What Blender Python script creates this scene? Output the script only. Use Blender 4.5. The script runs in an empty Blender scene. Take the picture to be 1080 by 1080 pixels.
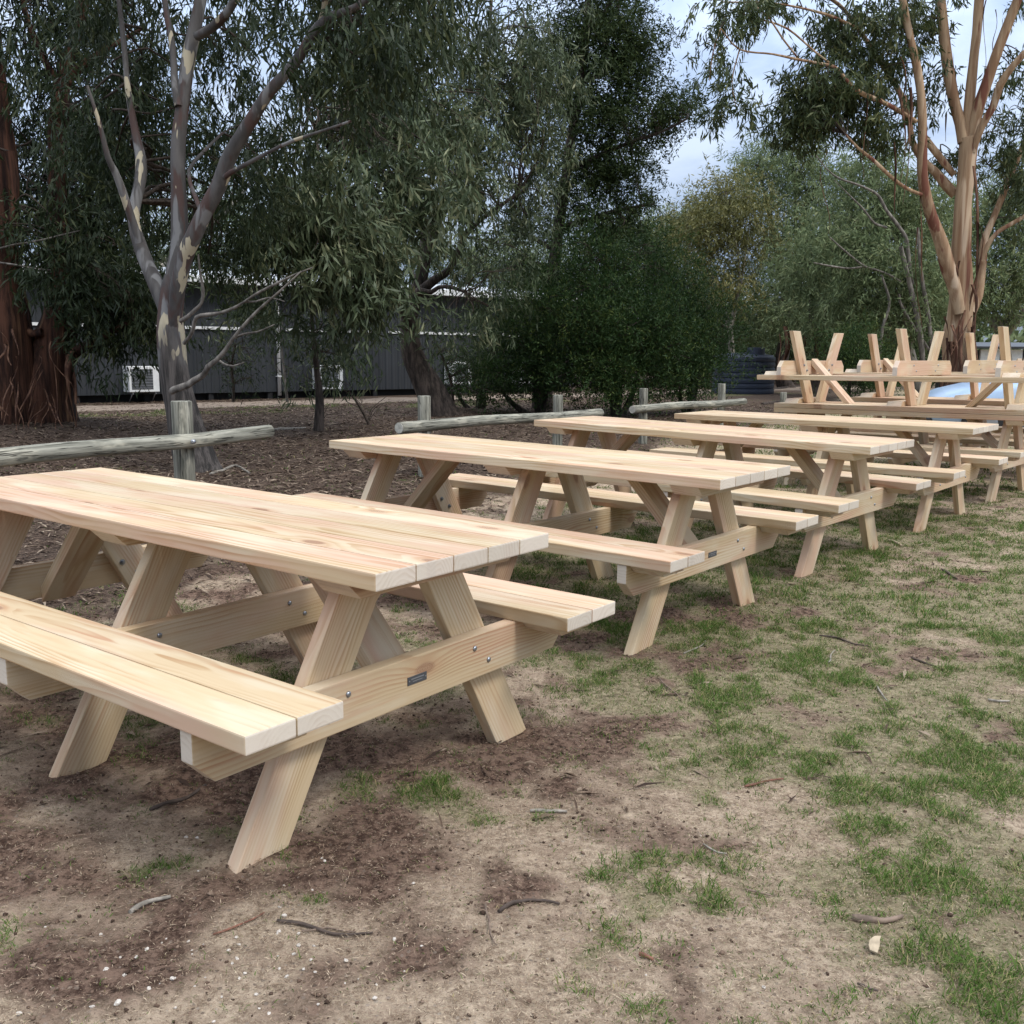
import bpy, bmesh, math, random
import numpy as np
from mathutils import Vector, Matrix, Euler

rng = np.random.default_rng(7)
random.seed(7)
C = bpy.context.scene.collection
R = math.radians

# ------------------------------------------------------------------ camera model
CH, PITCH, ROLL, FPX = 1.2365, -.1583, .0072, 1040.5
cp, sp_ = math.cos(PITCH), math.sin(PITCH)
cr, sr = math.cos(ROLL), math.sin(ROLL)

def ray(u, v):
    X, Y = u - 540, 540 - v
    X, Y = cr * X - sr * Y, sr * X + cr * Y
    return np.array([X, FPX * cp - Y * sp_, FPX * sp_ + Y * cp])

def at(u, v, y):
    """world point seen in direction (u, v) at forward distance y"""
    d = ray(u, v)
    k = y / d[1]
    return np.array([d[0] * k, y, CH + d[2] * k])

def project(x, y, z):
    z = z - CH
    f = y * cp + z * sp_
    w = -y * sp_ + z * cp
    f = np.where(f < .05, .05, f)
    X, Y = FPX * x / f, FPX * w / f
    return 540 + cr * X + sr * Y, 540 - (-sr * X + cr * Y)

# ------------------------------------------------------------------ noise + terrain
def _h(a, b, s):
    v = np.sin(a * 127.1 + b * 311.7 + s * 74.7) * 43758.5453
    return v - np.floor(v)

def vnoise(x, y, s=0):
    xi, yi = np.floor(x), np.floor(y)
    fx, fy = x - xi, y - yi
    fx, fy = fx * fx * (3 - 2 * fx), fy * fy * (3 - 2 * fy)
    a, b = _h(xi, yi, s), _h(xi + 1, yi, s)
    c, d = _h(xi, yi + 1, s), _h(xi + 1, yi + 1, s)
    return (a + (b - a) * fx) * (1 - fy) + (c + (d - c) * fx) * fy

def fbm(x, y, s=0, o=4):
    t, amp, tot = 0, 1., 0
    for i in range(o):
        t = t + amp * vnoise(x * 2**i + i * 17.3, y * 2**i - i * 9.1, s + i)
        tot += amp
        amp *= .55
    return t / tot

def sstep(a, b, x):
    t = np.clip((x - a) / (b - a), 0, 1)
    return t * t * (3 - 2 * t)

TABLES = [(-0.1093, 2.5604, -0.6505, -0.0173, 0.0056),
          (1.069, 4.2903, -0.6715, -0.003, 0.0081),
          (2.1993, 5.7134, -0.7045, 0.0053, 0.0149),
          (3.4649, 7.2274, -0.6831, 0.0037, 0.002),
          (4.6732, 8.6527, -0.7164, 0.0112, -0.0094),
          (5.93, 10.08, -0.70, 0.012, -0.006)]
L, H, HS, T, BW = 2.4, .7403, .4583, .045, 1.4873

def hgt(x, y):
    x, y = np.asarray(x, float), np.asarray(y, float)
    d = (x + 1.9) * -.894 + (y - 5.8) * .447
    rise = .13 * sstep(-2, 1.5, d) * (1 - .0 * x)
    # heap of bark litter round the stringybarks
    rise = rise + .22 * np.exp(-((x + 6.6)**2 + (y - 13)**2) / 5.)
    num, den = .05 * rise, .05
    for (tx, ty, a, z0, k) in TABLES:
        c, s = math.cos(a), math.sin(a)
        lx = c * (x - tx) + s * (y - ty)
        ly = -s * (x - tx) + c * (y - ty)
        ex = np.maximum(np.abs(lx + 1.2) - .9, 0)
        ey = np.maximum(np.abs(ly) - .4, 0)
        w = np.exp(-(ex**2 + ey**2) / .35)
        num = num + w * (z0 - k * np.clip(lx, -3, .6))
        den = den + w
    return num / den

def gpt(u, v):
    d = ray(u, v)
    z = 0.
    for _ in range(8):
        k = (z - CH) / d[2]
        z = float(hgt(d[0] * k, d[1] * k))
    return np.array([d[0] * k, d[1] * k, z])

# ------------------------------------------------------------------ helpers
def link(o, parent=None):
    C.objects.link(o)
    if parent is not None:
        o.parent = parent
    return o

def empty(name, loc=(0, 0, 0), rot=(0, 0, 0)):
    o = bpy.data.objects.new(name, None)
    o.empty_display_size = .2
    o.location = loc
    o.rotation_euler = rot
    return link(o)

def tag(o, label=None, cat=None, group=None, kind=None):
    if label: o['label'] = label
    if cat: o['category'] = cat
    if group: o['group'] = group
    if kind: o['kind'] = kind
    return o

def mesh_np(name, V, F, mat, parent=None, attrs=(), smooth=False, mat2=None, n1=0):
    """V (n,3); F (m,k) constant-size polygons. attrs: (name,type,domain,data)"""
    V = np.asarray(V, np.float32)
    F = np.asarray(F, np.int32)
    m, k = F.shape
    me = bpy.data.meshes.new(name)
    me.vertices.add(len(V)); me.vertices.foreach_set('co', V.ravel())
    me.loops.add(m * k); me.loops.foreach_set('vertex_index', F.ravel())
    me.polygons.add(m)
    me.polygons.foreach_set('loop_start', np.arange(m, dtype=np.int32) * k)
    me.polygons.foreach_set('loop_total', np.full(m, k, np.int32))
    me.update(calc_edges=True)
    if smooth:
        me.polygons.foreach_set('use_smooth', np.ones(m, bool))
    for (an, ty, dom, data) in attrs:
        a = me.attributes.new(an, ty, dom)
        a.data.foreach_set('vector' if ty == 'FLOAT_VECTOR' else 'value', np.asarray(data, np.float32).ravel())
    me.materials.append(mat)
    if mat2 is not None:
        me.materials.append(mat2)
        me.polygons.foreach_set('material_index', (np.arange(m) >= n1).astype(np.int32))
    return link(bpy.data.objects.new(name, me), parent)

class MB:
    """collects polygon shapes into one mesh, with optional wood grain coordinates"""
    def __init__(s):
        s.v, s.f, s.g, s.e, s.sm, s.p = [], [], [], [], [], []
    def add(s, verts, faces, grain=None, endg=None, smooth=False):
        n = len(s.v)
        s.v += [tuple(p) for p in verts]
        s.f += [tuple(i + n for i in f) for f in faces]
        s.g += [tuple(p) for p in (grain if grain is not None else verts)]
        s.e += list(endg if endg is not None else [0.] * len(faces))
        s.sm += [smooth] * len(faces)
        s.p += [random.random()] * len(verts)
    def prism(s, poly, t, M, bevel=.003, along=0, seg=2, seed=None):
        """poly: 2D outline (a,b); thickness t along third axis; M maps (a,b,c) to local space.
        grain runs along axis 'along' of the outline"""
        bm = bmesh.new()
        lo = [bm.verts.new((a, b, -t / 2)) for a, b in poly]
        hi = [bm.verts.new((a, b, t / 2)) for a, b in poly]
        n = len(poly)
        bm.faces.new(lo[::-1]); bm.faces.new(hi)
        for i in range(n):
            bm.faces.new((lo[i], lo[(i + 1) % n], hi[(i + 1) % n], hi[i]))
        bmesh.ops.recalc_face_normals(bm, faces=bm.faces)
        if bevel:
            bmesh.ops.bevel(bm, geom=list(bm.edges), offset=bevel, segments=seg, affect='EDGES', profile=.6)
        bm.normal_update()
        sd = random.random() if seed is None else seed
        idx = {v: i for i, v in enumerate(bm.verts)}
        V, G = [], []
        for v in bm.verts:
            V.append(M @ v.co)
            a, b, c = v.co
            if along == 1: a, b = b, a
            G.append((a + 40 * sd, b, c))
        Fs, E = [], []
        for f in bm.faces:
            Fs.append([idx[v] for v in f.verts])
            na = abs(f.normal[along])
            E.append(1. if na > .8 else (.5 if na > .5 else 0.))
        s.add(V, Fs, G, E)
        bm.free()
    def box(s, x0, x1, y0, y1, z0, z1, bevel=0., M=Matrix()):
        cx, cy, cz = (x0 + x1) / 2, (y0 + y1) / 2, (z0 + z1) / 2
        hx, hy = (x1 - x0) / 2, (y1 - y0) / 2
        s.prism([(-hx, -hy), (hx, -hy), (hx, hy), (-hx, hy)], z1 - z0, M @ Matrix.Translation((cx, cy, cz)), bevel, seg=1)
    def tube(s, pts, rad, k=10, cap=True, wob=0., smooth=True, seed=0):
        V, F = tube_np(pts, rad, k, wob, seed)
        n = len(s.v)
        Pa = np.asarray(pts, float)
        ss = np.concatenate([[0], np.cumsum(np.linalg.norm(np.diff(Pa, axis=0), axis=1))]) + 7.3 * seed
        rel = V.reshape(len(Pa), k, 3) - Pa[:, None]
        th = np.arange(k) / k * 2 * np.pi
        rr = np.linalg.norm(rel, axis=2)
        G = np.stack([ss[:, None] + 0 * rr, rr * np.cos(th), rr * np.sin(th)], -1).reshape(-1, 3)
        Fl = [tuple(f) for f in F]
        if cap:
            Fl.append(tuple(range(k))[::-1])
            Fl.append(tuple(range(len(V) - k, len(V))))
        s.add(V, Fl, grain=G, smooth=False)
        for i in range(len(F)): s.sm[-len(Fl) + i] = smooth
    def build(s, name, mat, parent=None, wood=False):
        me = bpy.data.meshes.new(name)
        me.from_pydata(s.v, [], s.f)
        me.polygons.foreach_set('use_smooth', np.array(s.sm, bool))
        if wood:
            a = me.attributes.new('grain', 'FLOAT_VECTOR', 'POINT')
            a.data.foreach_set('vector', np.array(s.g, np.float32).ravel())
            a = me.attributes.new('plank', 'FLOAT', 'POINT')
            a.data.foreach_set('value', np.array(s.p, np.float32))
            a = me.attributes.new('endg', 'FLOAT', 'FACE')
            a.data.foreach_set('value', np.array(s.e, np.float32))
        me.materials.append(mat)
        return link(bpy.data.objects.new(name, me), parent)

def smooth_path(pts, rad, step):
    P = np.asarray(pts, float); r = np.asarray(rad, float)
    n = len(P)
    Q = np.vstack([2 * P[0] - P[1], P, 2 * P[-1] - P[-2]])
    op, orr = [], []
    for i in range(n - 1):
        a, b, c, d = Q[i:i + 4]
        k = max(2, int(np.linalg.norm(c - b) / step))
        for j in range(k):
            t = j / k
            op.append(.5 * (2 * b + (c - a) * t + (2 * a - 5 * b + 4 * c - d) * t * t + (3 * b - a - 3 * c + d) * t**3))
            orr.append(r[i] + (r[i + 1] - r[i]) * t)
    op.append(P[-1]); orr.append(r[-1])
    return np.array(op), np.array(orr)

def tube_np(P, r, k=10, wob=0., seed=0):
    P = np.asarray(P, float); r = np.asarray(r, float) * np.ones(len(P))
    Tn = np.gradient(P, axis=0)
    Tn /= np.linalg.norm(Tn, axis=1)[:, None] + 1e-9
    a = np.array([1., 0, 0]) if abs(Tn[0][0]) < .8 else np.array([0, 1., 0])
    N = np.zeros_like(P)
    for i in range(len(P)):
        a = a - Tn[i] * (a @ Tn[i]); a = a / np.linalg.norm(a)
        N[i] = a
    B = np.cross(Tn, N)
    th = np.arange(k) / k * 2 * np.pi
    rr = r[:, None] * np.ones((1, k))
    if wob:
        s = np.arange(len(P))[:, None] * .35
        rr = rr * (1 + wob * (vnoise(s + seed * 3.1, np.cos(th)[None] * 1.6 + 5 + 0 * s, seed) + vnoise(s * .7 + 9, np.sin(th)[None] * 1.6 + 9 + 0 * s, seed + 3) - 1))
    V = P[:, None] + rr[..., None] * (np.cos(th)[None, :, None] * N[:, None] + np.sin(th)[None, :, None] * B[:, None])
    i, j = np.meshgrid(np.arange(len(P) - 1), np.arange(k), indexing='ij')
    j2 = (j + 1) % k
    F = np.stack([i * k + j, i * k + j2, (i + 1) * k + j2, (i + 1) * k + j], -1).reshape(-1, 4)
    return V.reshape(-1, 3), F

# ------------------------------------------------------------------ materials
def newmat(name):
    m = bpy.data.materials.new(name)
    m.use_nodes = True
    nt = m.node_tree
    for n in list(nt.nodes): nt.nodes.remove(n)
    out = nt.nodes.new('ShaderNodeOutputMaterial')
    b = nt.nodes.new('ShaderNodeBsdfPrincipled')
    nt.links.new(b.outputs[0], out.inputs[0])
    return m, nt, b, out

class N:
    def __init__(s, nt): s.nt = nt
    def __call__(s, t, ins=(), **kw):
        n = s.nt.nodes.new(t)
        for k, v in kw.items(): setattr(n, k, v)
        for k, v in dict(ins).items():
            if hasattr(v, 'is_output') or isinstance(v, bpy.types.NodeSocket): s.nt.links.new(v, n.inputs[k])
            else: n.inputs[k].default_value = v
        return n
    def math(s, op, a, b=0., c=None, clamp=False):
        d = {0: a, 1: b}
        if c is not None: d[2] = c
        n = s('ShaderNodeMath', d, operation=op, use_clamp=clamp)
        return n.outputs[0]
    def vm(s, op, a, b=(0, 0, 0)):
        return s('ShaderNodeVectorMath', {0: a, 1: b}, operation=op).outputs[0]
    def noise(s, vec, scale=5., detail=4., rough=.55, dist=0.):
        return s('ShaderNodeTexNoise', {'Vector': vec, 'Scale': scale, 'Detail': detail, 'Roughness': rough, 'Distortion': dist}).outputs[0]
    def mix(s, f, a, b, bt='MIX'):
        n = s('ShaderNodeMix', data_type='RGBA', blend_type=bt)
        for i, v in ((0, f), (6, a), (7, b)):
            if isinstance(v, bpy.types.NodeSocket): s.nt.links.new(v, n.inputs[i])
            else: n.inputs[i].default_value = (*v, 1) if isinstance(v, tuple) and len(v) == 3 else v
        return n.outputs[2]
    def ramp(s, f, a, b):
        return s('ShaderNodeMapRange', {0: f, 1: a, 2: b, 3: 0., 4: 1.}, interpolation_type='SMOOTHSTEP').outputs[0]
    def attr(s, name):
        return s('ShaderNodeAttribute', attribute_name=name)
    def bump(s, h, strength, dist):
        return s('ShaderNodeBump', {'Strength': strength, 'Distance': dist, 'Height': h}).outputs[0]

def wood_material():
    m, nt, b, out = newmat('new_pine')
    n = N(nt)
    g = n.attr('grain').outputs['Vector']
    rnd = n('ShaderNodeObjectInfo').outputs['Random']
    sep = n('ShaderNodeSeparateXYZ', {0: g})
    x = n.math('ADD', sep.outputs[0], n.math('MULTIPLY', rnd, 37.))
    y, z = sep.outputs[1], sep.outputs[2]
    pr = n('ShaderNodeTexWhiteNoise', {'W': n.math('ADD', n.math('MULTIPLY', n.attr('plank').outputs['Fac'], 91.), n.math('MULTIPLY', rnd, 53.))}, noise_dimensions='1D')
    prc = n('ShaderNodeSeparateColor', {0: pr.outputs['Color']})
    comb = lambda a, b_, c: n('ShaderNodeCombineXYZ', {0: a, 1: b_, 2: c}).outputs[0]
    # knots
    kv = comb(n.math('MULTIPLY', x, 1.9), n.math('ADD', n.math('MULTIPLY', y, 4.6), n.math('MULTIPLY', prc.outputs[0], 9.)), n.math('MULTIPLY', prc.outputs[1], 20.))
    vo = n('ShaderNodeTexVoronoi', {'Vector': kv, 'Scale': 1., 'Randomness': .9}, feature='F1', voronoi_dimensions='2D')
    kd = vo.outputs['Distance']
    ksel = n('ShaderNodeSeparateColor', {0: vo.outputs['Color']})
    kon = n.math('GREATER_THAN', ksel.outputs[0], .58)
    kbend = n.math('MULTIPLY', n.math('POWER', n.math('SUBTRACT', 1., n.math('MINIMUM', n.math('MULTIPLY', kd, 2.6), 1.)), 2.), kon)
    kn = n.math('MULTIPLY', n.math('SUBTRACT', 1., n.ramp(kd, .055, .10)), kon)
    khalo = n.math('MULTIPLY', n.math('SUBTRACT', 1., n.ramp(kd, .06, .22)), kon)
    # growth rings
    dn = n.noise(comb(n.math('MULTIPLY', x, .55), n.math('MULTIPLY', y, 4.), n.math('MULTIPLY', z, 4.)), 1.6, 3., .5)
    dn2 = n.noise(comb(n.math('MULTIPLY', x, 3.), n.math('MULTIPLY', y, 30.), n.math('MULTIPLY', z, 30.)), 1., 3., .6)
    cy = n.math('MULTIPLY', n.math('SUBTRACT', prc.outputs[1], .5), .13)
    cz = n.math('ADD', .02, n.math('MULTIPLY', prc.outputs[2], .07))
    dy = n.math('SUBTRACT', y, cy)
    dz = n.math('ADD', z, cz)
    r = n.math('SQRT', n.math('ADD', n.math('MULTIPLY', dy, dy), n.math('MULTIPLY', dz, dz)))
    r = n.math('ADD', r, n.math('MULTIPLY', dn, .085))
    r = n.math('ADD', r, n.math('MULTIPLY', dn2, .003))
    r = n.math('ADD', r, n.math('MULTIPLY', kbend, .035))
    fr = n.math('FRACT', n.math('DIVIDE', r, .0125))
    band = n.math('MULTIPLY', n.ramp(fr, .25, .85), n.math('SUBTRACT', 1., n.ramp(fr, .9, 1.)))
    bandk = n.math('MULTIPLY', band, n.math('MULTIPLY', n.ramp(n.noise(comb(n.math('MULTIPLY', x, .8), n.math('MULTIPLY', y, 9.), n.math('MULTIPLY', z, 9.)), 1.5, 3., .6), .32, .72), .95))
    # fine fibre
    fib = n.noise(comb(n.math('MULTIPLY', x, 2.2), n.math('MULTIPLY', y, 120.), n.math('MULTIPLY', z, 120.)), 1., 3., .6)
    # colour zones
    lo = n.noise(comb(n.math('MULTIPLY', x, 1.1), n.math('MULTIPLY', y, 5.), n.math('MULTIPLY', z, 5.)), 1.3, 3., .5)
    lo2 = n.noise(comb(n.math('ADD', n.math('MULTIPLY', x, 1.7), 55.), n.math('MULTIPLY', y, 7.), n.math('MULTIPLY', z, 7.)), 1.3, 3., .5)
    base = n.mix(n.ramp(n.math('ADD', lo, n.math('MULTIPLY', n.math('SUBTRACT', prc.outputs[0], .5), .30)), .40, .66), (.55, .425, .265), (.565, .39, .275))
    base = n.mix(n.math('MULTIPLY', n.ramp(lo2, .46, .64), .8), base, (.60, .51, .365))
    dark = n.mix(n.ramp(lo, .40, .66), (.37, .225, .10), (.42, .215, .12))
    col = n.mix(n.math('MULTIPLY', bandk, .95), base, dark)
    col = n.mix(n.math('MULTIPLY', n.ramp(fib, .5, .75), .22), col, (.5, .36, .21))
    col = n.mix(n.math('MULTIPLY', khalo, .5), col, (.46, .26, .14))
    kring = n.math('FRACT', n.math('MULTIPLY', kd, 55.))
    col = n.mix(n.math('MULTIPLY', kn, .85), col, n.mix(kring, (.22, .115, .065), (.36, .21, .13)))
    red = n.noise(comb(n.math('MULTIPLY', x, 1.4), n.math('MULTIPLY', y, 22.), n.math('MULTIPLY', z, 22.)), 1., 4., .6)
    col = n.mix(n.math('MULTIPLY', n.ramp(red, .58, .72), .4), col, (.47, .25, .145))
    grime = n.noise(comb(n.math('MULTIPLY', x, 5.), n.math('MULTIPLY', y, 11.), n.math('MULTIPLY', z, 11.)), 1., 5., .7)
    col = n.mix(n.math('MULTIPLY', n.ramp(grime, .62, .78), .28), col, (.33, .26, .19))
    # sawn ends are whiter
    eg = n.attr('endg').outputs['Fac']
    ecol = n.mix(n.math('MULTIPLY', bandk, .45), (.60, .545, .47), (.46, .38, .29))
    col = n.mix(n.math('MULTIPLY', eg, .85), col, ecol)
    # plank to plank brightness
    br = n.math('ADD', .86, n.math('MULTIPLY', prc.outputs[2], .22))
    col = n.mix(1., col, n('ShaderNodeCombineColor', {0: br, 1: br, 2: br}).outputs[0], 'MULTIPLY')
    nt.links.new(col, b.inputs['Base Color'])
    b.inputs['Roughness'].default_value = .62
    b.inputs['Specular IOR Level'].default_value = .3
    nt.links.new(n.bump(n.math('ADD', n.math('MULTIPLY', fib, .6), n.math('MULTIPLY', band, .4)), .12, .002), b.inputs['Normal'])
    return m

def simple(name, col, rough=.6, metal=0., spec=.4, var=.12, scale=6., bump=0.):
    m, nt, b, out = newmat(name)
    n = N(nt)
    tc = n('ShaderNodeTexCoord').outputs['Object']
    f = n.noise(tc, scale, 5., .6)
    c = n.mix(n.ramp(f, .3, .7), tuple(k * (1 - var) for k in col), tuple(min(1, k * (1 + var)) for k in col))
    nt.links.new(c, b.inputs['Base Color'])
    b.inputs['Roughness'].default_value = rough
    b.inputs['Metallic'].default_value = metal
    b.inputs['Specular IOR Level'].default_value = spec
    if bump: nt.links.new(n.bump(n.noise(tc, scale * 6, 4., .6), bump, .01), b.inputs['Normal'])
    return m

def bark(name, cols, sv=(9, 9, 1.6), patch=None, pscale=(3, 3, 1.6), rough=.85, bump=.5, low=None):
    """vertical streaks from cols[0]->cols[1]; patches of colour patch over thresholded noise;
    low=(z, colour pair): rough old bark below that height"""
    m, nt, b, out = newmat(name)
    n = N(nt)
    tc = n('ShaderNodeTexCoord').outputs['Object']
    st = n.noise(n.vm('MULTIPLY', tc, sv), 1., 6., .62)
    c = n.mix(n.ramp(st, .35, .68), cols[0], cols[1])
    if patch:
        for i, (pc, lo, hi) in enumerate(patch):
            pn = n.noise(n.vm('ADD', n.vm('MULTIPLY', tc, pscale), (i * 13.7, i * 5.1, i * 3.3)), 1., 3., .5, .4)
            c = n.mix(n.ramp(pn, lo, hi), c, pc)
    h = st
    if low:
        z0, z1, ca, cb = low
        st2 = n.noise(n.vm('MULTIPLY', tc, (22, 22, 1.5)), 1., 5., .65)
        cl = n.mix(n.ramp(st2, .4, .62), ca, cb)
        zz = n('ShaderNodeSeparateXYZ', {0: tc}).outputs[2]
        e = n.math('ADD', zz, n.math('MULTIPLY', n.math('SUBTRACT', st, .5), 1.1))
        k = n.ramp(e, z0, z1)
        c = n.mix(k, cl, c)
        h = n.math('ADD', n.math('MULTIPLY', st2, n.math('SUBTRACT', 1., k)), n.math('MULTIPLY', st, .3))
    nt.links.new(c, b.inputs['Base Color'])
    b.inputs['Roughness'].default_value = rough
    b.inputs['Specular IOR Level'].default_value = .2
    nt.links.new(n.bump(h, bump, .04), b.inputs['Normal'])
    return m

def leafmat(name, cols, trans=.25, rough=.45, spec=.4):
    m, nt, b, out = newmat(name)
    n = N(nt)
    r = n.attr('rnd').outputs['Fac']
    c = n.mix(n.ramp(r, 0., .55), cols[0], cols[1])
    if len(cols) > 2: c = n.mix(n.ramp(r, .6, 1.), c, cols[2])
    nt.links.new(c, b.inputs['Base Color'])
    b.inputs['Roughness'].default_value = rough
    b.inputs['Specular IOR Level'].default_value = spec
    t = n('ShaderNodeBsdfTranslucent', {'Color': c})
    mx = n('ShaderNodeMixShader', {0: trans, 1: b.outputs[0], 2: t.outputs[0]})
    nt.links.new(mx.outputs[0], out.inputs[0])
    return m

M = {}
M['pine'] = wood_material()
M['bolt'] = simple('galvanised_steel', (.36, .38, .41), .35, .9, var=.1)
M['plate'] = simple('dark_metal_plate', (.085, .088, .095), .45, .3, var=.1, scale=60)
M['engrave'] = simple('engraved_metal', (.22, .225, .235), .5, .2)
def log_material():
    m, nt, b, out = newmat('weathered_log')
    n = N(nt)
    g = n.attr('grain').outputs['Vector']
    a = n.noise(n.vm('MULTIPLY', g, (1.6, 42, 42)), 1., 6., .65)
    cr_ = n.noise(n.vm('MULTIPLY', g, (1.1, 34, 34)), 1., 3., .5)
    bl = n.noise(n.vm('MULTIPLY', g, (3.2, 14, 14)), 1., 4., .6)
    c = n.mix(n.ramp(a, .35, .66), (.12, .118, .095), (.33, .32, .265))
    c = n.mix(n.math('MULTIPLY', n.ramp(bl, .5, .68), .8), c, (.44, .415, .33))
    bl2 = n.noise(n.vm('ADD', n.vm('MULTIPLY', g, (5, 20, 20)), (9, 4, 2)), 1., 4., .6)
    c = n.mix(n.math('MULTIPLY', n.ramp(bl2, .58, .68), .75), c, (.075, .075, .065))
    crack = n.math('SUBTRACT', 1., n.ramp(n.math('ABSOLUTE', n.math('SUBTRACT', cr_, .54)), .004, .016))
    c = n.mix(n.math('MULTIPLY', crack, .9), c, (.03, .028, .024))
    nt.links.new(c, b.inputs['Base Color'])
    b.inputs['Roughness'].default_value = .9
    b.inputs['Specular IOR Level'].default_value = .15
    nt.links.new(n.bump(n.math('SUBTRACT', a, n.math('MULTIPLY', crack, 1.5)), .6, .012), b.inputs['Normal'])
    return m
M['greylog'] = log_material()
M['logend'] = simple('sawn_log_end', (.42, .40, .34), .85, var=.25, scale=30)
M['gumB'] = bark('smooth_grey_gum_bark', ((.066, .061, .058), (.122, .114, .108)), (7, 7, 1.1),
                 patch=[((.085, .055, .048), .50, .62), ((.19, .185, .18), .56, .63), ((.44, .385, .275), .60, .615)], pscale=(6.5, 6.5, 1.7), bump=.9,
                 low=(.9, 1.35, (.038, .034, .031), (.115, .10, .09)))
M['gumH'] = bark('orange_gum_bark', ((.22, .128, .072), (.41, .29, .18)), (9, 9, .5),
                 patch=[((.16, .065, .042), .56, .62), ((.47, .35, .24), .58, .66)], pscale=(6, 6, .45), bump=.35,
                 low=(.95, 1.5, (.04, .022, .016), (.15, .08, .05)))
M['stringy'] = bark('stringybark', ((.016, .008, .006), (.095, .042, .025)), (16, 16, .9), patch=[((.20, .105, .055), .60, .72)], pscale=(6, 6, .5), bump=.9)
M['darkbark'] = bark('dark_rough_bark', ((.03, .024, .02), (.11, .085, .07)), (14, 14, 3), bump=.9)
M['greybark'] = bark('grey_trunk_bark', ((.09, .08, .07), (.24, .22, .19)), (10, 10, 1.5), patch=[((.36, .32, .26), .58, .66)], pscale=(5, 5, 1.2), bump=.4)
M['deadwood'] = bark('bleached_dead_wood', ((.085, .075, .065), (.25, .225, .195)), (14, 14, 4), bump=.3)
M['twig'] = bark('twig_bark', ((.035, .026, .02), (.085, .066, .052)), (30, 30, 30), bump=.3)
M['strip'] = bark('shed_bark_strip', ((.05, .022, .014), (.19, .10, .06)), (12, 12, 2), bump=.3)
M['leafA'] = leafmat('dark_gum_leaves', ((0.014, 0.024, 0.011), (0.032, 0.048, 0.020), (0.092, 0.105, 0.044)), .25, .5, .22)
M['leafD'] = leafmat('grey_green_gum_leaves', ((0.031, 0.050, 0.023), (0.089, 0.116, 0.058), (0.231, 0.238, 0.132)), .25, .5, .25)
M['leafE'] = leafmat('dark_wattle_leaves', ((0.018, 0.034, 0.012), (0.037, 0.058, 0.019), (0.065, 0.085, 0.022)), .2, .55, .18)
M['leafF'] = leafmat('dense_bush_leaves', ((.015, .034, .011), (.034, .068, .018), (.105, .135, .034)), .22, .55, .18)
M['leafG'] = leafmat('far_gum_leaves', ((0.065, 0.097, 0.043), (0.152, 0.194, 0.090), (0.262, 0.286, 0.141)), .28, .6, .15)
M['leafO'] = leafmat('olive_gum_leaves', ((0.081, 0.085, 0.025), (0.151, 0.148, 0.045), (0.248, 0.220, 0.074)), .25, .55)
M['leafH'] = leafmat('hanging_gum_leaves', ((0.024, 0.038, 0.014), (0.059, 0.080, 0.031), (0.162, 0.170, 0.067)), .25, .5, .22)

# ------------------------------------------------------------------ picnic tables
I4 = Matrix()
def plank(mb, x0, x1, y0, y1, z0, z1, bev=.004, endcut=None):
    """board lying flat, grain along x"""
    hx, hy = (x1 - x0) / 2, (y1 - y0) / 2
    mb.prism([(-hx, -hy), (hx, -hy), (hx, hy), (-hx, hy)], z1 - z0,
             Matrix.Translation(((x0 + x1) / 2, (y0 + y1) / 2, (z0 + z1) / 2)), bev)

YZ = Matrix(((0, 0, 1, 0), (1, 0, 0, 0), (0, 1, 0, 0), (0, 0, 0, 1)))     # (a,b,c) -> (y=a, z=b, x=c)
XZ = Matrix(((1, 0, 0, 0), (0, 0, -1, 0), (0, 1, 0, 0), (0, 0, 0, 1)))    # (a,b,c) -> (x=a, z=b, y=-c)

def clip_poly(poly, axis, lim, keep_below=True):
    out = []
    sgn = 1 if keep_below else -1
    for i in range(len(poly)):
        p, q = poly[i], poly[(i + 1) % len(poly)]
        a, b = sgn * (p[axis] - lim), sgn * (q[axis] - lim)
        if a <= 0: out.append(p)
        if a * b < 0:
            t = a / (a - b)
            out.append((p[0] + (q[0] - p[0]) * t, p[1] + (q[1] - p[1]) * t))
    return out

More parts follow.
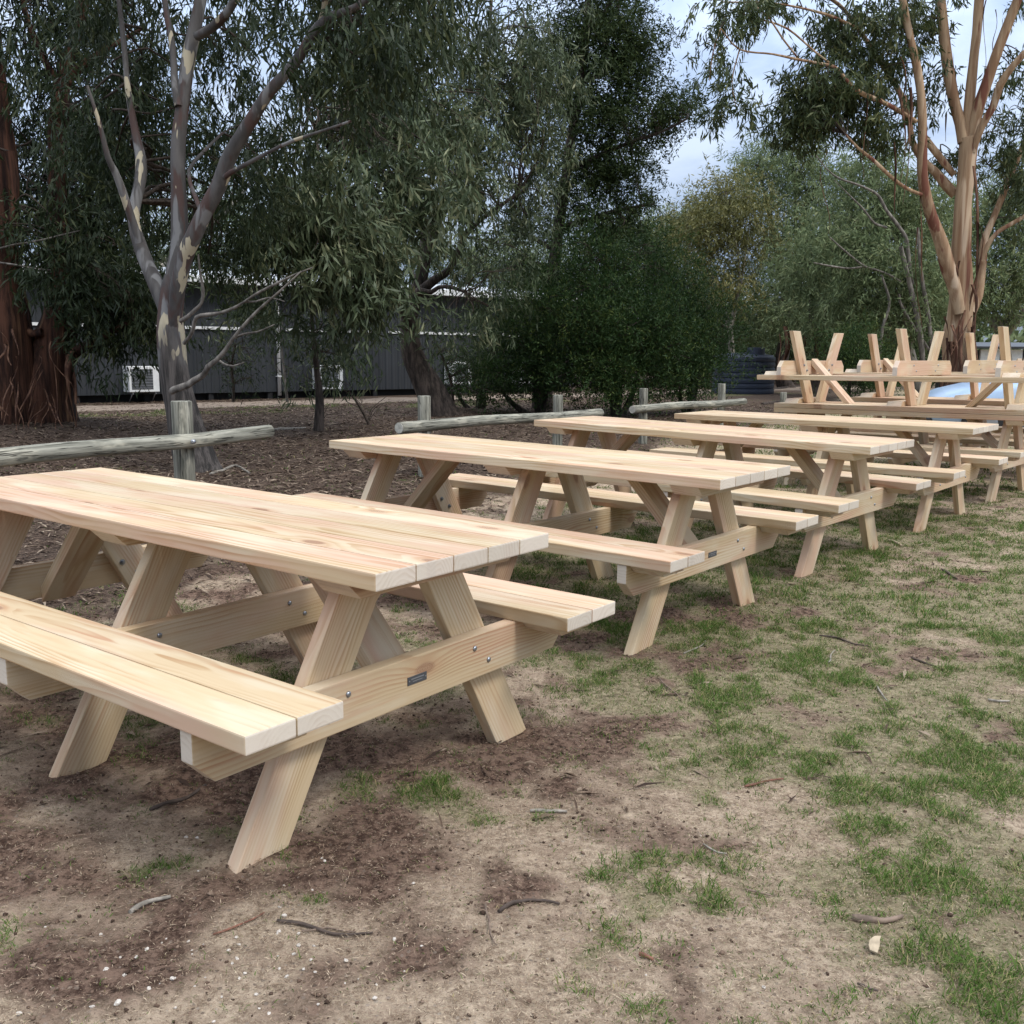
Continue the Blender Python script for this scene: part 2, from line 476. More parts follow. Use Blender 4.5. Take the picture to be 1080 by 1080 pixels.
def make_table():
    root = empty('picnic_table')
    tag(root, 'x', 'picnic table', 'pale pine picnic tables in a row')
    P = M['pine']
    X = lambda x: x + L / 2
    mb = MB()
    pw = .712 / 5
    for k in range(5):
        plank(mb, X(-L), X(0), -.356 + pw * k + .0012, -.356 + pw * (k + 1) - .0012, H - T, H, .0045)
    mb.build('tabletop', P, root, True)
    sw = .1415
    for s in (-1, 1):
        mb = MB()
        for k in range(2):
            a = BW / 2 - .283 + k * sw
            plank(mb, X(-L), X(0), s * (a + .0015) if s > 0 else -(a + sw - .0015), s * (a + sw - .0015) if s > 0 else -(a + .0015), HS - T, HS, .0045)
        mb.build('seat', P, root, True)
    # frames: (legs inner x, outer x, beam inner, beam outer, cleat x0, x1)
    fr = [(-.2895, -.2465, -.2455, -.2015, -.2435, -.105), (-1.140, -1.096, -1.095, -1.051, -1.280, -1.141), (-2.1535, -2.1105, -2.1985, -2.1545, -2.295, -2.1565)]
    zt = H - T - .0008
    for fi, (l0, l1, b0, b1, c0, c1) in enumerate(fr):
        for s in (-1, 1):
            mb = MB()
            f0, sl, fw = .597, .563, .1605
            poly = [(f0, -.006), (f0 - sl * zt, zt), (f0 - sl * zt - fw, zt), (f0 - fw, -.006)]
            # grain along the leg: rotate the outline so that axis 1 is the leg direction
            a = math.atan(sl)
            ca, sa = math.cos(a), math.sin(a)
            rot = [(ca * p[0] + sa * p[1], -sa * p[0] + ca * p[1]) for p in poly]
            Mr = Matrix(((ca, -sa, 0, 0), (sa, ca, 0, 0), (0, 0, 1, 0), (0, 0, 0, 1)))
            Mm = Matrix.Translation((X((l0 + l1) / 2), 0, 0)) @ (Matrix.Scale(-1, 4, (0, 1, 0)) if s < 0 else I4) @ YZ @ Mr
            mb.prism(rot, l1 - l0, Mm, .0035, along=1)
            if s < 0: mb.f = [f[::-1] for f in mb.f]
            mb.build('leg', P, root, True)
        bl, zb, zc = .735, HS - T - .137, HS - T - .0008
        mb = MB()
        mb.prism([(-bl + .06, zb), (bl - .06, zb), (bl, zb + .06), (bl, zc), (-bl, zc), (-bl, zb + .06)], b1 - b0,
                 Matrix.Translation((X((b0 + b1) / 2), 0, 0)) @ YZ, .0035)
        beam = mb.build('crossbeam', P, root, True)
        sgn = -1 if fi == 2 else 1
        bx = X(b1 if sgn > 0 else b0)
        lx = X(l0 if sgn > 0 else l1)
        for s in (-1, 1):
            for (yy, zz) in ((.26, .372), (.328, .321)):
                for (hx, sg, nut) in ((bx, sgn, False), (lx, -sgn, True)):
                    b_ = MB()
                    if not nut:
                        prof = [(.0085, 0), (.0085, .002), (.007, .0045), (.004, .006)]
                        pts = [(hx + sg * d, s * yy, zz) for r_, d in prof]
                        b_.tube(pts, [r_ for r_, d in prof], 10)
                    else:
                        b_.tube([(hx, s * yy, zz), (hx + sg * .0015, s * yy, zz)], .013, 12)
                        b_.tube([(hx + sg * .0017, s * yy, zz), (hx + sg * .009, s * yy, zz)], .0085, 6, smooth=False)
                        b_.tube([(hx + sg * .0092, s * yy, zz), (hx + sg * .013, s * yy, zz)], .005, 8)
                    b_.build('bolt' if not nut else 'nut', M['bolt'], beam)
        mb = MB()
        mb.prism([(-.345, zt), (-.30, zt - .044), (.30, zt - .044), (.345, zt)], c1 - c0,
                 Matrix.Translation((X((c0 + c1) / 2), 0, 0)) @ YZ, .003)
        mb.build('top_cleat', P, root, True)
        if fi != 1:
            q0, q1 = (b1 + .001, b1 + .14) if fi == 0 else (b0 - .14, b0 - .001)
            for s in (-1, 1):
                mb = MB()
                zs = HS - T - .0008
                a0, a1 = BW / 2 - .255, BW / 2 - .028
                if s < 0: a0, a1 = -a1, -a0
                mb.prism([(a0, zs), (a0 + .035, zs - .035), (a1 - .035, zs - .035), (a1, zs)], q1 - q0,
                         Matrix.Translation((X((q0 + q1) / 2), 0, 0)) @ YZ, .003)
                mb.build('seat_cleat', P, root, True)
    # braces
    for s in (1, -1):
        x0, z0, x1, z1 = -.215, .255, -.70, .765
        dx, dz = x1 - x0, z1 - z0
        ln = math.hypot(dx, dz); dx /= ln; dz /= ln
        nx, nz = -dz * .0225, dx * .0225
        poly = [(x0 + nx, z0 + nz), (x1 + nx, z1 + nz), (x1 - nx, z1 - nz), (x0 - nx, z0 - nz)]
        poly = clip_poly(poly, 1, zt, True)
        poly = clip_poly(poly, 0, -.2472, True)
        poly = [(X(p[0]) * s, p[1]) for p in poly]
        mb = MB()
        a = math.atan2(dz, dx * s)
        ca, sa = math.cos(a), math.sin(a)
        rot = [(ca * p[0] + sa * p[1], -sa * p[0] + ca * p[1]) for p in poly]
        Mr = Matrix(((ca, -sa, 0, 0), (sa, ca, 0, 0), (0, 0, 1, 0), (0, 0, 0, 1)))
        mb.prism(rot, .14, XZ @ Mr, .003)
        mb.build('brace', P, root, True)
    # maker's plate on the end beam
    mb = MB()
    mb.box(X(-.2012), X(-.2012) + .0022, -.036, .043, .333, .357, .0006)
    pl = mb.build('name_plate', M['plate'], root)
    px = X(-.2012) + .0022
    for yy in (-.030, .037):
        r_ = MB(); r_.tube([(px - .0005, yy, .345), (px + .0012, yy, .345)], .0022, 8)
        r_.build('rivet', M['bolt'], pl)
    e = MB()
    e.box(px - .0003, px + .0003, -.022, .030, .3475, .3505)
    e.box(px - .0003, px + .0003, -.016, .024, .3405, .3425)
    e.build('engraving', M['engrave'], pl)
    return root

def copy_tree(o, parent=None):
    c = o.copy()
    C.objects.link(c)
    c.parent = parent
    for ch in o.children:
        copy_tree(ch, c)
    return c

proto = make_table()
TL = ['nearest pine picnic table, largest in view, with pinkish planks and small dark plate',
      'second pine picnic table from the front, directly behind the nearest one',
      'third pine picnic table in the row, between the second and fourth tables',
      'fourth pine picnic table in the row, just in front of the stacked tables',
      'upright pine table carrying the front upside-down table, at the right edge',
      'upright pine table under the rear upside-down table, farthest in the row']
for i, (tx, ty, a, z0, k) in enumerate(TABLES):
    t = proto if i == 0 else copy_tree(proto)
    R3 = Euler((0, k, a)).to_matrix()
    p = Vector((tx, ty, z0)) + R3 @ Vector((-L / 2, 0, 0))
    t.location = p
    t.rotation_euler = (0, k, a)
    t['label'] = TL[i]
for (i, lab, sh, da) in ((4, 'upside-down pine picnic table stacked on the front table, legs pointing up', (0, 0), 0.),
                 (5, 'upside-down pine picnic table farthest back, stacked behind the other upturned one', (.0, .0), .0)):
    tx, ty, a, z0, k = TABLES[i]
    t = copy_tree(proto)
    R3 = Euler((0, k, a)).to_matrix()
    p = Vector((tx + sh[0], ty + sh[1], z0)) + R3 @ Vector((-L / 2, 0, 2 * H + .002))
    t.location = p
    t.rotation_euler = (math.pi, k, a + da)
    t['label'] = lab
    t['group'] = 'upturned picnic tables on top of others'

# ------------------------------------------------------------------ ground
def axis(a, b, d, far, near):
    core = np.arange(a, b + 1e-6, d)
    g = d * np.cumsum(1.09 ** np.arange(1, 200))
    lo = a - g[g < a - near]; hi = b + g[g < far - b]
    return np.concatenate([lo[::-1], core, hi])
gx = axis(-4.5, 8.0, .032, 400, -400)
gy = axis(1.0, 12., .032, 500, -60)
GX, GY = np.meshgrid(gx, gy)

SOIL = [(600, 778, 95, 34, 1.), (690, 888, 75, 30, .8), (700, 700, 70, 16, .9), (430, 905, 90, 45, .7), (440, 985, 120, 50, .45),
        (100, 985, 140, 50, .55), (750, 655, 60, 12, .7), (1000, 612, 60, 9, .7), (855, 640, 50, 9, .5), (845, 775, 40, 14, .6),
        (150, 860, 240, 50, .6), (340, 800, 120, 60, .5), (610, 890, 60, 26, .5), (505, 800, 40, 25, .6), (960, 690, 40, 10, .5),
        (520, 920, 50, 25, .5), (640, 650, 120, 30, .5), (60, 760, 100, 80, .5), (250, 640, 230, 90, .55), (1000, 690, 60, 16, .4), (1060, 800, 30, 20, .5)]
GRN = [(930, 795, 150, 45, .30), (790, 735, 130, 35, .24), (1000, 950, 80, 55, .20), (1030, 1070, 70, 22, .55), (620, 690, 70, 22, .22),
       (960, 640, 150, 22, .28), (700, 640, 80, 16, .24), (400, 838, 34, 16, .5), (520, 855, 55, 13, .35), (160, 940, 40, 14, .35),
       (20, 1005, 55, 22, .35), (672, 965, 30, 26, .35), (940, 820, 60, 25, .3), (760, 600, 120, 20, .22), (600, 610, 80, 30, .2), (1040, 580, 60, 10, .2),
       (820, 790, 60, 20, .3), (860, 950, 90, 40, .12), (250, 895, 60, 20, .3), (620, 1000, 20, 16, .3), (700, 1070, 40, 14, .3), (310, 940, 30, 14, .3),
       (760, 950, 110, 60, -.16), (590, 840, 80, 40, -.12), (840, 880, 80, 40, -.2), (985, 600, 80, 14, -.14), (330, 1010, 260, 70, -.25), (560, 1010, 120, 60, -.12),
       (1000, 840, 40, 20, -.1), (880, 1040, 90, 30, -.14), (980, 660, 50, 12, -.2)]

def masks(x, y):
    z = hgt(x, y)
    u, v = project(x, y, z)
    wu = u + 40 * (fbm(x * 2.1, y * 2.1, 31) - .5) * 900 / np.maximum(v, 380)
    wv = v + 60 * (fbm(x * 2.4, y * 2.4, 47) - .5)
    rag = fbm(x * 5.5, y * 5.5, 91, 5)
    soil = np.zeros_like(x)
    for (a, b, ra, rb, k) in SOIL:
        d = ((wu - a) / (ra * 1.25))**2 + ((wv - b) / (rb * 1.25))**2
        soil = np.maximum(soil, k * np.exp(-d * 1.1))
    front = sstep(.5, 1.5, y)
    soil = soil * front * 1.05 + (rag - .5) * 2.3 + .45 * (fbm(x * 1.3, y * 1.3, 14) - .45) + front * (.10 * sstep(640, 420, u) * sstep(730, 800, v) + .12 * sstep(700, 500, u))  # extra dark soil on the left, doubling as painted shade under the nearest table
    g = .30 * fbm(x * .9, y * .9, 3) + .30 * fbm(x * 3.1, y * 3.1, 5) + .40 * fbm(x * 9., y * 9., 6, 3) + .045 + .085 * sstep(520, 720, u) * sstep(1120, 900, v) * sstep(.5, 1.5, y)
    for (a, b, ra, rb, k) in GRN:
        d = ((wu - a) / (ra * 1.3))**2 + ((wv - b) / (rb * 1.3))**2
        g = g + k * .75 * np.exp(-d) * front
    # distance left of the log fence line: litter under the trees
    dl = (x + 1.9) * -.894 + (y - 5.8) * .447
    dl = dl + 1.2 * (fbm(x * .8, y * .8, 77) - .5)
    litter = sstep(-1.3, .6, dl)
    # pale track in front of the shed
    dtr = (x + 9.6) * -.646 + (y - 21) * .763
    track = sstep(-3.2, -2.8, dtr) * (1 - sstep(-1.2, -.8, dtr)) * sstep(12, 15, y)
    mossy = sstep(-6.5, -4.2, dtr) * (1 - sstep(-3.4, -2.9, dtr)) * sstep(12, 15, y)
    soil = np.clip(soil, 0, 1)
    grass = sstep(.44, .72, g) * (1 - .85 * litter) * (1 - .75 * sstep(.35, .8, soil))
    thin = sstep(540, 760, u) * (1 - litter) * (1 - .8 * sstep(.4, .9, soil)) * front
    grass = np.maximum(grass, thin * (.10 + .30 * sstep(.38, .62, fbm(x * 7., y * 7., 41, 4))))
    grass = np.maximum(grass, mossy * sstep(.42, .6, fbm(x * 1.1, y * 1.1, 21)))
    return grass, soil, litter, track

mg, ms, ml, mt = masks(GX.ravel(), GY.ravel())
xs, ys = GX.ravel(), GY.ravel()
fine = np.exp(-np.maximum(ys - 9, 0) / 6)
Z = hgt(xs, ys) + fine * (.016 * (fbm(xs * 2.2, ys * 2.2, 2) - .5) + (.008 + .02 * ms) * (fbm(xs * 9, ys * 9, 8) - .5) + (.006 + .016 * ms) * (vnoise(xs * 26, ys * 26, 9) - .5))
Z += sstep(60, 400, np.hypot(xs, ys)) * 1.5
V = np.stack([xs, ys, Z], 1)
nx_, ny_ = len(gx), len(gy)
i, j = np.meshgrid(np.arange(ny_ - 1), np.arange(nx_ - 1), indexing='ij')
F = np.stack([i * nx_ + j, i * nx_ + j + 1, (i + 1) * nx_ + j + 1, (i + 1) * nx_ + j], -1).reshape(-1, 4)

def ground_material():
    m, nt, b, out = newmat('paddock_ground')
    n = N(nt)
    tc = n('ShaderNodeTexCoord').outputs['Object']
    f1 = n.noise(tc, 34., 9., .78)
    f2 = n.noise(tc, 150., 6., .75)
    f4 = n.noise(tc, 420., 3., .7)
    f3 = n.noise(tc, 6., 5., .65)
    st = n.noise(n.vm('MULTIPLY', tc, (60, 210, 60)), 1., 5., .75, 1.2)
    st2 = n.noise(n.vm('MULTIPLY', tc, (230, 55, 60)), 1., 5., .75, 1.2)
    grit = n('ShaderNodeTexVoronoi', {'Vector': tc, 'Scale': 85.}, feature='F1')
    gs = n('ShaderNodeSeparateColor', {0: grit.outputs['Color']})
    gon = n.math('MULTIPLY', n.math('LESS_THAN', grit.outputs['Distance'], n.math('MULTIPLY', gs.outputs[1], .42)), n.math('GREATER_THAN', gs.outputs[0], .62))
    dry = n.mix(n.ramp(f1, .38, .62), (.205, .145, .10), (.53, .415, .305))
    dry = n.mix(n.math('MULTIPLY', n.ramp(f3, .45, .66), .55), dry, (.28, .20, .145))
    dry = n.mix(n.math('MULTIPLY', n.ramp(st, .54, .60), .65), dry, (.46, .375, .26))
    dry = n.mix(n.math('MULTIPLY', n.ramp(st2, .54, .60), .55), dry, (.43, .35, .245))
    dry = n.mix(n.math('MULTIPLY', n.ramp(f2, .58, .66), .6), dry, (.10, .068, .048))
    dry = n.mix(n.math('MULTIPLY', n.ramp(f4, .60, .68), .55), dry, (.52, .44, .34))
    dry = n.mix(n.math('MULTIPLY', gon, .8), dry, n.mix(gs.outputs[2], (.09, .06, .045), (.42, .35, .28)))
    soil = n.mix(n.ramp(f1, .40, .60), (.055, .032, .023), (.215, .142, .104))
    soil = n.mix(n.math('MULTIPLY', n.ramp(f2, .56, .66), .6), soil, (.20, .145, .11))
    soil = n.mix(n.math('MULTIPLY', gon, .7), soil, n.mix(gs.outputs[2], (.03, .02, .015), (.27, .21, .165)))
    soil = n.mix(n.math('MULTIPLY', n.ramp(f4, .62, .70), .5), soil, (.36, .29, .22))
    grs = n.mix(n.ramp(f1, .38, .62), (.055, .068, .022), (.19, .185, .085))
    grs = n.mix(n.math('MULTIPLY', n.ramp(st2, .54, .60), .4), grs, (.36, .31, .18))
    lit = n.mix(n.ramp(n.noise(n.vm('MULTIPLY', tc, (40, 90, 30)), 1., 7., .78), .40, .64), (.038, .025, .019), (.16, .115, .085))
    trk = n.mix(n.ramp(f3, .35, .65), (.22, .17, .13), (.31, .25, .20))
    jit = n.math('MULTIPLY', n.math('SUBTRACT', f1, .5), .7)
    A = lambda nm, lo, hi: n.ramp(n.math('ADD', n.attr(nm).outputs['Fac'], jit), lo, hi)
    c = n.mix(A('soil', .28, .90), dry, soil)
    c = n.mix(n.math('MULTIPLY', A('grass', .25, 1.0), .55), c, grs)
    c = n.mix(A('litter', .3, .7), c, lit)
    c = n.mix(n.math('MULTIPLY', n.math('MULTIPLY', A('grass', .45, .9), A('litter', .3, .7)), .7), c, grs)
    c = n.mix(A('track', .3, .7), c, trk)
    nt.links.new(c, b.inputs['Base Color'])
    b.inputs['Roughness'].default_value = .95
    b.inputs['Specular IOR Level'].default_value = .1
    nt.links.new(n.bump(n.math('ADD', n.math('ADD', f1, n.math('MULTIPLY', f2, .5)), n.math('MULTIPLY', gon, .12)), .9, .014), b.inputs['Normal'])
    return m
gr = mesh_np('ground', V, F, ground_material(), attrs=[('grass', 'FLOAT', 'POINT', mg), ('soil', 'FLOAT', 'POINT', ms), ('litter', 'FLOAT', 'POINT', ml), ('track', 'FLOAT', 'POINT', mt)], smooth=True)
tag(gr, 'patchy paddock ground of dry dirt, dark soil and thin grass', 'ground', kind='structure')

def gz(x, y):
    f = np.exp(-np.maximum(y - 9, 0) / 6)
    s = masks(x, y)[1]
    return hgt(x, y) + f * (.016 * (fbm(x * 2.2, y * 2.2, 2) - .5) + (.008 + .02 * s) * (fbm(x * 9, y * 9, 8) - .5) + (.006 + .016 * s) * (vnoise(x * 26, y * 26, 9) - .5))

def in_view(n, ymin, ymax, power=1., pad=1.1):
    """points on the ground spread over the wedge the photo looks at (and a bit beyond)"""
    y = ymin + (ymax - ymin) * rng.random(n) ** power
    x = (rng.random(n) * 2 - 1) * (y * .55 * pad + .4)
    return x, y

# grass blades
def blades(n, ymin, ymax, power, lmin, lmax, w, thr):
    x, y = in_view(n, ymin, ymax, power)
    g, s, l, t = masks(x, y)
    tuft = vnoise(x * 11, y * 11, 61) * .6 + vnoise(x * 30, y * 30, 62) * .4
    keep = rng.random(n) < (g * (.25 + 1.1 * sstep(.42, .75, tuft)) + .05 * (1 - l)) * (1 - t)
    x, y, g, tuft = x[keep], y[keep], g[keep], tuft[keep]
    z = gz(x, y) - .004
    k = len(x)
    ln = (lmin + (lmax - lmin) * rng.random(k)) * (.45 + .55 * g) * (.55 + .9 * sstep(.4, .8, tuft))
    th = rng.random(k) * 2 * np.pi
    lean = .25 + .85 * rng.random(k)
    d = np.stack([np.cos(th) * lean, np.sin(th) * lean, np.ones(k)], 1)
    d /= np.linalg.norm(d, axis=1)[:, None]
    d2 = d.copy(); d2[:, 2] -= .55 + .5 * rng.random(k); d2 /= np.linalg.norm(d2, axis=1)[:, None]
    ph = rng.random(k) * 2 * np.pi
    sd = np.stack([np.cos(ph), np.sin(ph), np.zeros(k)], 1) * (w * (.6 + .8 * rng.random(k)))[:, None]
    b0 = np.stack([x, y, z], 1)
    m_ = b0 + d * (ln * .55)[:, None]
    tip = m_ + d2 * (ln * .5)[:, None]
    V = np.stack([b0 - sd, b0 + sd, m_ + sd * .8, m_ - sd * .8, tip + sd * .12, tip - sd * .12], 1).reshape(-1, 3)
    o = np.arange(k)[:, None] * 6
    F = np.concatenate([o + np.array([[0, 1, 2, 3]]), o + np.array([[3, 2, 4, 5]])], 1).reshape(-1, 4)
    r = np.clip(rng.random(k) * .75 + .25 * rng.random(k), 0, 1)
    dryb = rng.random(k) < .17
    r = np.where(dryb, .85 + .15 * rng.random(k), r * .8)
    return V, F, np.repeat(r, 6)
parts = [blades(420000, 1.45, 4.5, .8, .012, .045, .0011, 0), blades(520000, 4.3, 9.5, .8, .015, .05, .0017, 0), blades(160000, 9., 26, .9, .03, .08, .005, 0)]
off, Vs, Fs, As = 0, [], [], []
for v_, f_, a_ in parts:
    Vs.append(v_); Fs.append(f_ + off); As.append(a_); off += len(v_)
M['grass'] = leafmat('grass_blades', ((.045, .090, .016), (.10, .17, .032), (.36, .30, .15)), .3, .6, .15)
tag(mesh_np('grass', np.vstack(Vs), np.vstack(Fs), M['grass'], attrs=[('rnd', 'FLOAT', 'POINT', np.concatenate(As))]),
    'thin patchy green grass growing through the dry dirt', 'grass', kind='stuff')

# flat lying fibres: dry straw, and leaf litter under the trees
def flakes(n, ymin, ymax, power, lmin, lmax, w, which):
    x, y = in_view(n, ymin, ymax, power)
    g, s, l, t = masks(x, y)
    if which == 'straw': p = (1 - l) * (1 - .75 * s) * (.5 + .5 * (1 - g)) * (.25 + .9 * vnoise(x * 3, y * 3, 91))
    else: p = l * (1 - .8 * t) * .9 + .03
    keep = rng.random(n) < p
    x, y = x[keep], y[keep]
    k = len(x)
    z = gz(x, y) + .002 + .006 * rng.random(k)
    ln = lmin + (lmax - lmin) * rng.random(k) ** 2
    th = rng.random(k) * 2 * np.pi
    d = np.stack([np.cos(th), np.sin(th), (rng.random(k) - .4) * .5], 1)
    sd = np.stack([-np.sin(th), np.cos(th), (rng.random(k) - .5) * .6], 1) * (w * (.5 + rng.random(k)))[:, None]
    c = np.stack([x, y, z], 1)
    bend = np.zeros((k, 3)); bend[:, 2] = ln * .12 * rng.random(k)
    V = np.stack([c - d * (ln * .5)[:, None], c + sd + bend, c + d * (ln * .5)[:, None], c - sd + bend], 1).reshape(-1, 3)
    F = np.arange(4 * k).reshape(-1, 4)
    return V, F, np.repeat(rng.random(k), 4)
def merge(parts):
    off, Vs, Fs, As = 0, [], [], []
    for v_, f_, a_ in parts:
        Vs.append(v_); Fs.append(f_ + off); As.append(a_); off += len(v_)
    return np.vstack(Vs), np.vstack(Fs), np.concatenate(As)
M['straw'] = leafmat('dry_straw', ((.10, .066, .044), (.30, .22, .15), (.52, .42, .30)), .1, .8, .1)
v_, f_, a_ = merge([flakes(420000, 1.45, 4.5, .8, .004, .022, .0006, 'straw'), flakes(220000, 4.3, 11, .8, .008, .035, .0011, 'straw')])
tag(mesh_np('dry_straw', v_, f_, M['straw'], attrs=[('rnd', 'FLOAT', 'POINT', a_)]), 'dry straw and chaff lying flat over the bare dirt', 'straw', kind='stuff')
M['litter'] = leafmat('fallen_leaves', ((.038, .024, .018), (.105, .07, .049), (.29, .225, .165)), .05, .8, .15)
v_, f_, a_ = merge([flakes(40000, 2.5, 8, 1., .02, .13, .005, 'litter'), flakes(110000, 7, 24, 1., .03, .20, .007, 'litter')])
tag(mesh_np('leaf_litter', v_, f_, M['litter'], attrs=[('rnd', 'FLOAT', 'POINT', a_)]), 'brown fallen gum leaves and bark carpeting the ground under the trees', 'leaf litter', kind='stuff')

# soil crumbs
def crumbs(n):
    x, y = in_view(n, 1.45, 8, .8)
    g, s, l, t = masks(x, y)
    keep = rng.random(n) < (sstep(.2, .8, s) * .9 + .10) * (1 - .5 * l)
    x, y = x[keep], y[keep]
    k = len(x)
    z = gz(x, y)
    r = .0014 + .0055 * rng.random(k) ** 4.5
    bm = bmesh.new(); bmesh.ops.create_icosphere(bm, subdivisions=1, radius=1)
    base = np.array([v.co[:] for v in bm.verts]); tri = np.array([[v.index for v in f.verts] for f in bm.faces]); bm.free()
    kb = len(base)
    Vv = base[None] * (.45 + 1.0 * rng.random((k, kb, 1))) * np.array((1, .8, .65))
    th = rng.random(k) * 6.28
    c_, s_ = np.cos(th)[:, None], np.sin(th)[:, None]
    Vv = np.stack([Vv[..., 0] * c_ - Vv[..., 1] * s_, Vv[..., 0] * s_ + Vv[..., 1] * c_, Vv[..., 2]], -1)
    Vv = Vv * r[:, None, None] + np.stack([x, y, z + r * .25], 1)[:, None]
    F = (np.arange(k)[:, None, None] * kb + tri[None]).reshape(-1, 3)
    return Vv.reshape(-1, 3), F, np.repeat(rng.random(k), kb)
M['crumb'] = leafmat('soil_crumbs', ((.05, .033, .024), (.12, .08, .058), (.24, .175, .13)), 0.0, .95, .1)
v_, f_, a_ = crumbs(130000)
tag(mesh_np('soil_crumbs', v_, f_, M['crumb'], attrs=[('rnd', 'FLOAT', 'POINT', a_)]), 'dark crumbly soil clods on the scuffed patches of ground', 'soil', kind='stuff')
#@@PART2
# ------------------------------------------------------------------ log fences
def post(mb, x, y, top, d, lean=(0, 0), sink=.3):
    z0 = float(hgt(x, y)) - sink
    ln = top - z0
    n_ = 7
    pts = [(x + lean[0] * i / n_, y + lean[1] * i / n_, z0 + ln * i / n_) for i in range(n_ + 1)]
    rad = [d / 2 * (1.03 - .06 * i / n_) for i in range(n_ + 1)]
    rad = rad + [rad[-1] * .93]; pts = pts + [(pts[-1][0], pts[-1][1], top + .006)]
    mb.tube(pts, rad, 14, wob=.10, seed=int(x * 10) % 50)

def log_fence(label, posts, r0, r1, rd0, rd1, bolts=(), seed=0):
    root = empty('log_fence', (posts[0][0], posts[0][1], float(hgt(posts[0][0], posts[0][1]))))
    tag(root, label, 'fence', 'weathered log fences behind the tables')
    inv = -Vector(root.location)
    for (x, y, top, d) in posts:
        mb = MB(); post(mb, x, y, top, d, lean=(random.uniform(-.01, .01), random.uniform(-.01, .01)))
        o = mb.build('post', M['greylog'], root, True); o.location = inv
    P, r = smooth_path([tuple(r0), tuple(np.array(r0) * .66 + np.array(r1) * .34 + np.array((0, 0, .012))), tuple(np.array(r0) * .3 + np.array(r1) * .7 + np.array((0, 0, -.006))), r1],
                       [rd0 / 2, rd0 / 2 * .99, (rd0 * .3 + rd1 * .7) / 2, rd1 / 2], .08)
    mb = MB(); mb.tube(P, r, 16, cap=True, wob=.05, seed=seed)
    o = mb.build('rail', M['greylog'], root, True); o.location = inv
    d = (P[0] - P[1]); d /= np.linalg.norm(d)
    e = MB()
    e.tube([P[0] + d * .001, P[0] + d * .004], [r[0] * .90, r[0] * .86], 16)
    e.tube([P[-1] - d * .001, P[-1] - d * .004], [r[-1] * .90, r[-1] * .86], 16)
    ends = e.build('sawn_end', M['logend'], o)
    for (u, v, y) in bolts:
        c = at(u, v, y)
        b_ = MB(); b_.tube([c + np.array((0, .02, 0)), c + np.array((0, -.006, 0)), c + np.array((0, -.010, 0))], [.014, .014, .008], 8)
        b_.build('bolt', M['bolt'], o)
    return root

def top_of(u, v, y): return at(u, v, y)
p1 = at(190.5, 424, 5.95); p0 = at(-150, 424, 4.3)
a, b = at(-120, 497.5, 4.22), at(284, 455, 6.55)
log_fence('weathered grey log fence rail and post behind the nearest table, at the left edge', [(p0[0], p0[1], p1[2], .125), (p1[0], p1[1], p1[2], .128)], tuple(a), tuple(b), .092, .090, [(203.5, 466, 5.80)], 3)
p2, p3 = at(447.5, 418, 9.15), at(588.5, 417, 11.6)
a, b = at(421, 451.5, 8.75), at(633, 435.5, 12.2)
log_fence('pale grey log fence behind the second table, with spotted rail and two posts', [(p2[0], p2[1], p2[2], .123), (p3[0], p3[1], p3[2], .123)], tuple(a), tuple(b), .105, .108, [], 7)
p4, p5 = at(679.5, 410, 13.1), at(762, 405, 15.4)
a, b = at(667, 432, 12.75), at(785, 423.5, 15.7)
log_fence('grey log fence behind the fourth table, beside the dense green bushes', [(p4[0], p4[1], p4[2], .120), (p5[0], p5[1], p5[2], .120)], tuple(a), tuple(b), .105, .108, [], 11)
p6 = at(826.5, 414, 17.5)
mb = MB(); post(mb, 0, 0, .001, .12)
mb = MB(); post(mb, p6[0], p6[1], p6[2], .12)
tag(mb.build('fence_post', M['greylog'], None, True), 'lone dark grey fence post at the left end of the upside-down tables', 'post')

# ------------------------------------------------------------------ trees
def leaves(centers, nspr, sig, nleaf, twig, llen, lw, droop, spread=.5, flat=0.):
    centers = np.asarray(centers)
    k = len(centers)
    s = np.repeat(centers, nspr, 0) + rng.normal(0, 1, (k * nspr, 3)) * np.array(sig)
    n1 = len(s)
    d = rng.normal(0, 1, (n1, 3)) * (1 - droop)
    d[:, 2] -= droop * 1.3
    d /= np.linalg.norm(d, axis=1)[:, None] + 1e-9
    sr_ = .5 * np.repeat(rng.random(k), nspr) + .5 * rng.random(n1)
    n2 = n1 * nleaf
    p = np.repeat(s, nleaf, 0); dd = np.repeat(d, nleaf, 0)
    t = rng.random(n2) * twig
    p = p + dd * t[:, None] + rng.normal(0, .16 * twig, (n2, 3))
    ld = dd * .5 + rng.normal(0, spread, (n2, 3)); ld[:, 2] -= droop * .9
    ld /= np.linalg.norm(ld, axis=1)[:, None] + 1e-9
    sd = np.cross(ld, rng.normal(0, 1, (n2, 3)) + np.array((0, 0, flat)))
    sd /= np.linalg.norm(sd, axis=1)[:, None] + 1e-9
    ln = llen * (.6 + .8 * rng.random(n2)); w = lw * (.7 + .6 * rng.random(n2))
    curve = np.cross(sd, ld) * (ln * .10 * (rng.random(n2) - .3))[:, None]
    V = np.stack([p, p + ld * (ln * .42)[:, None] + sd * w[:, None] * .5 + curve, p + ld * ln[:, None] - curve, p + ld * (ln * .42)[:, None] - sd * w[:, None] * .5 + curve], 1).reshape(-1, 3)
    r = np.clip(.72 * np.repeat(sr_, nleaf) + .55 * rng.random(n2) ** 1.5 - .08, 0, 1)
    return V, np.repeat(r, 4)

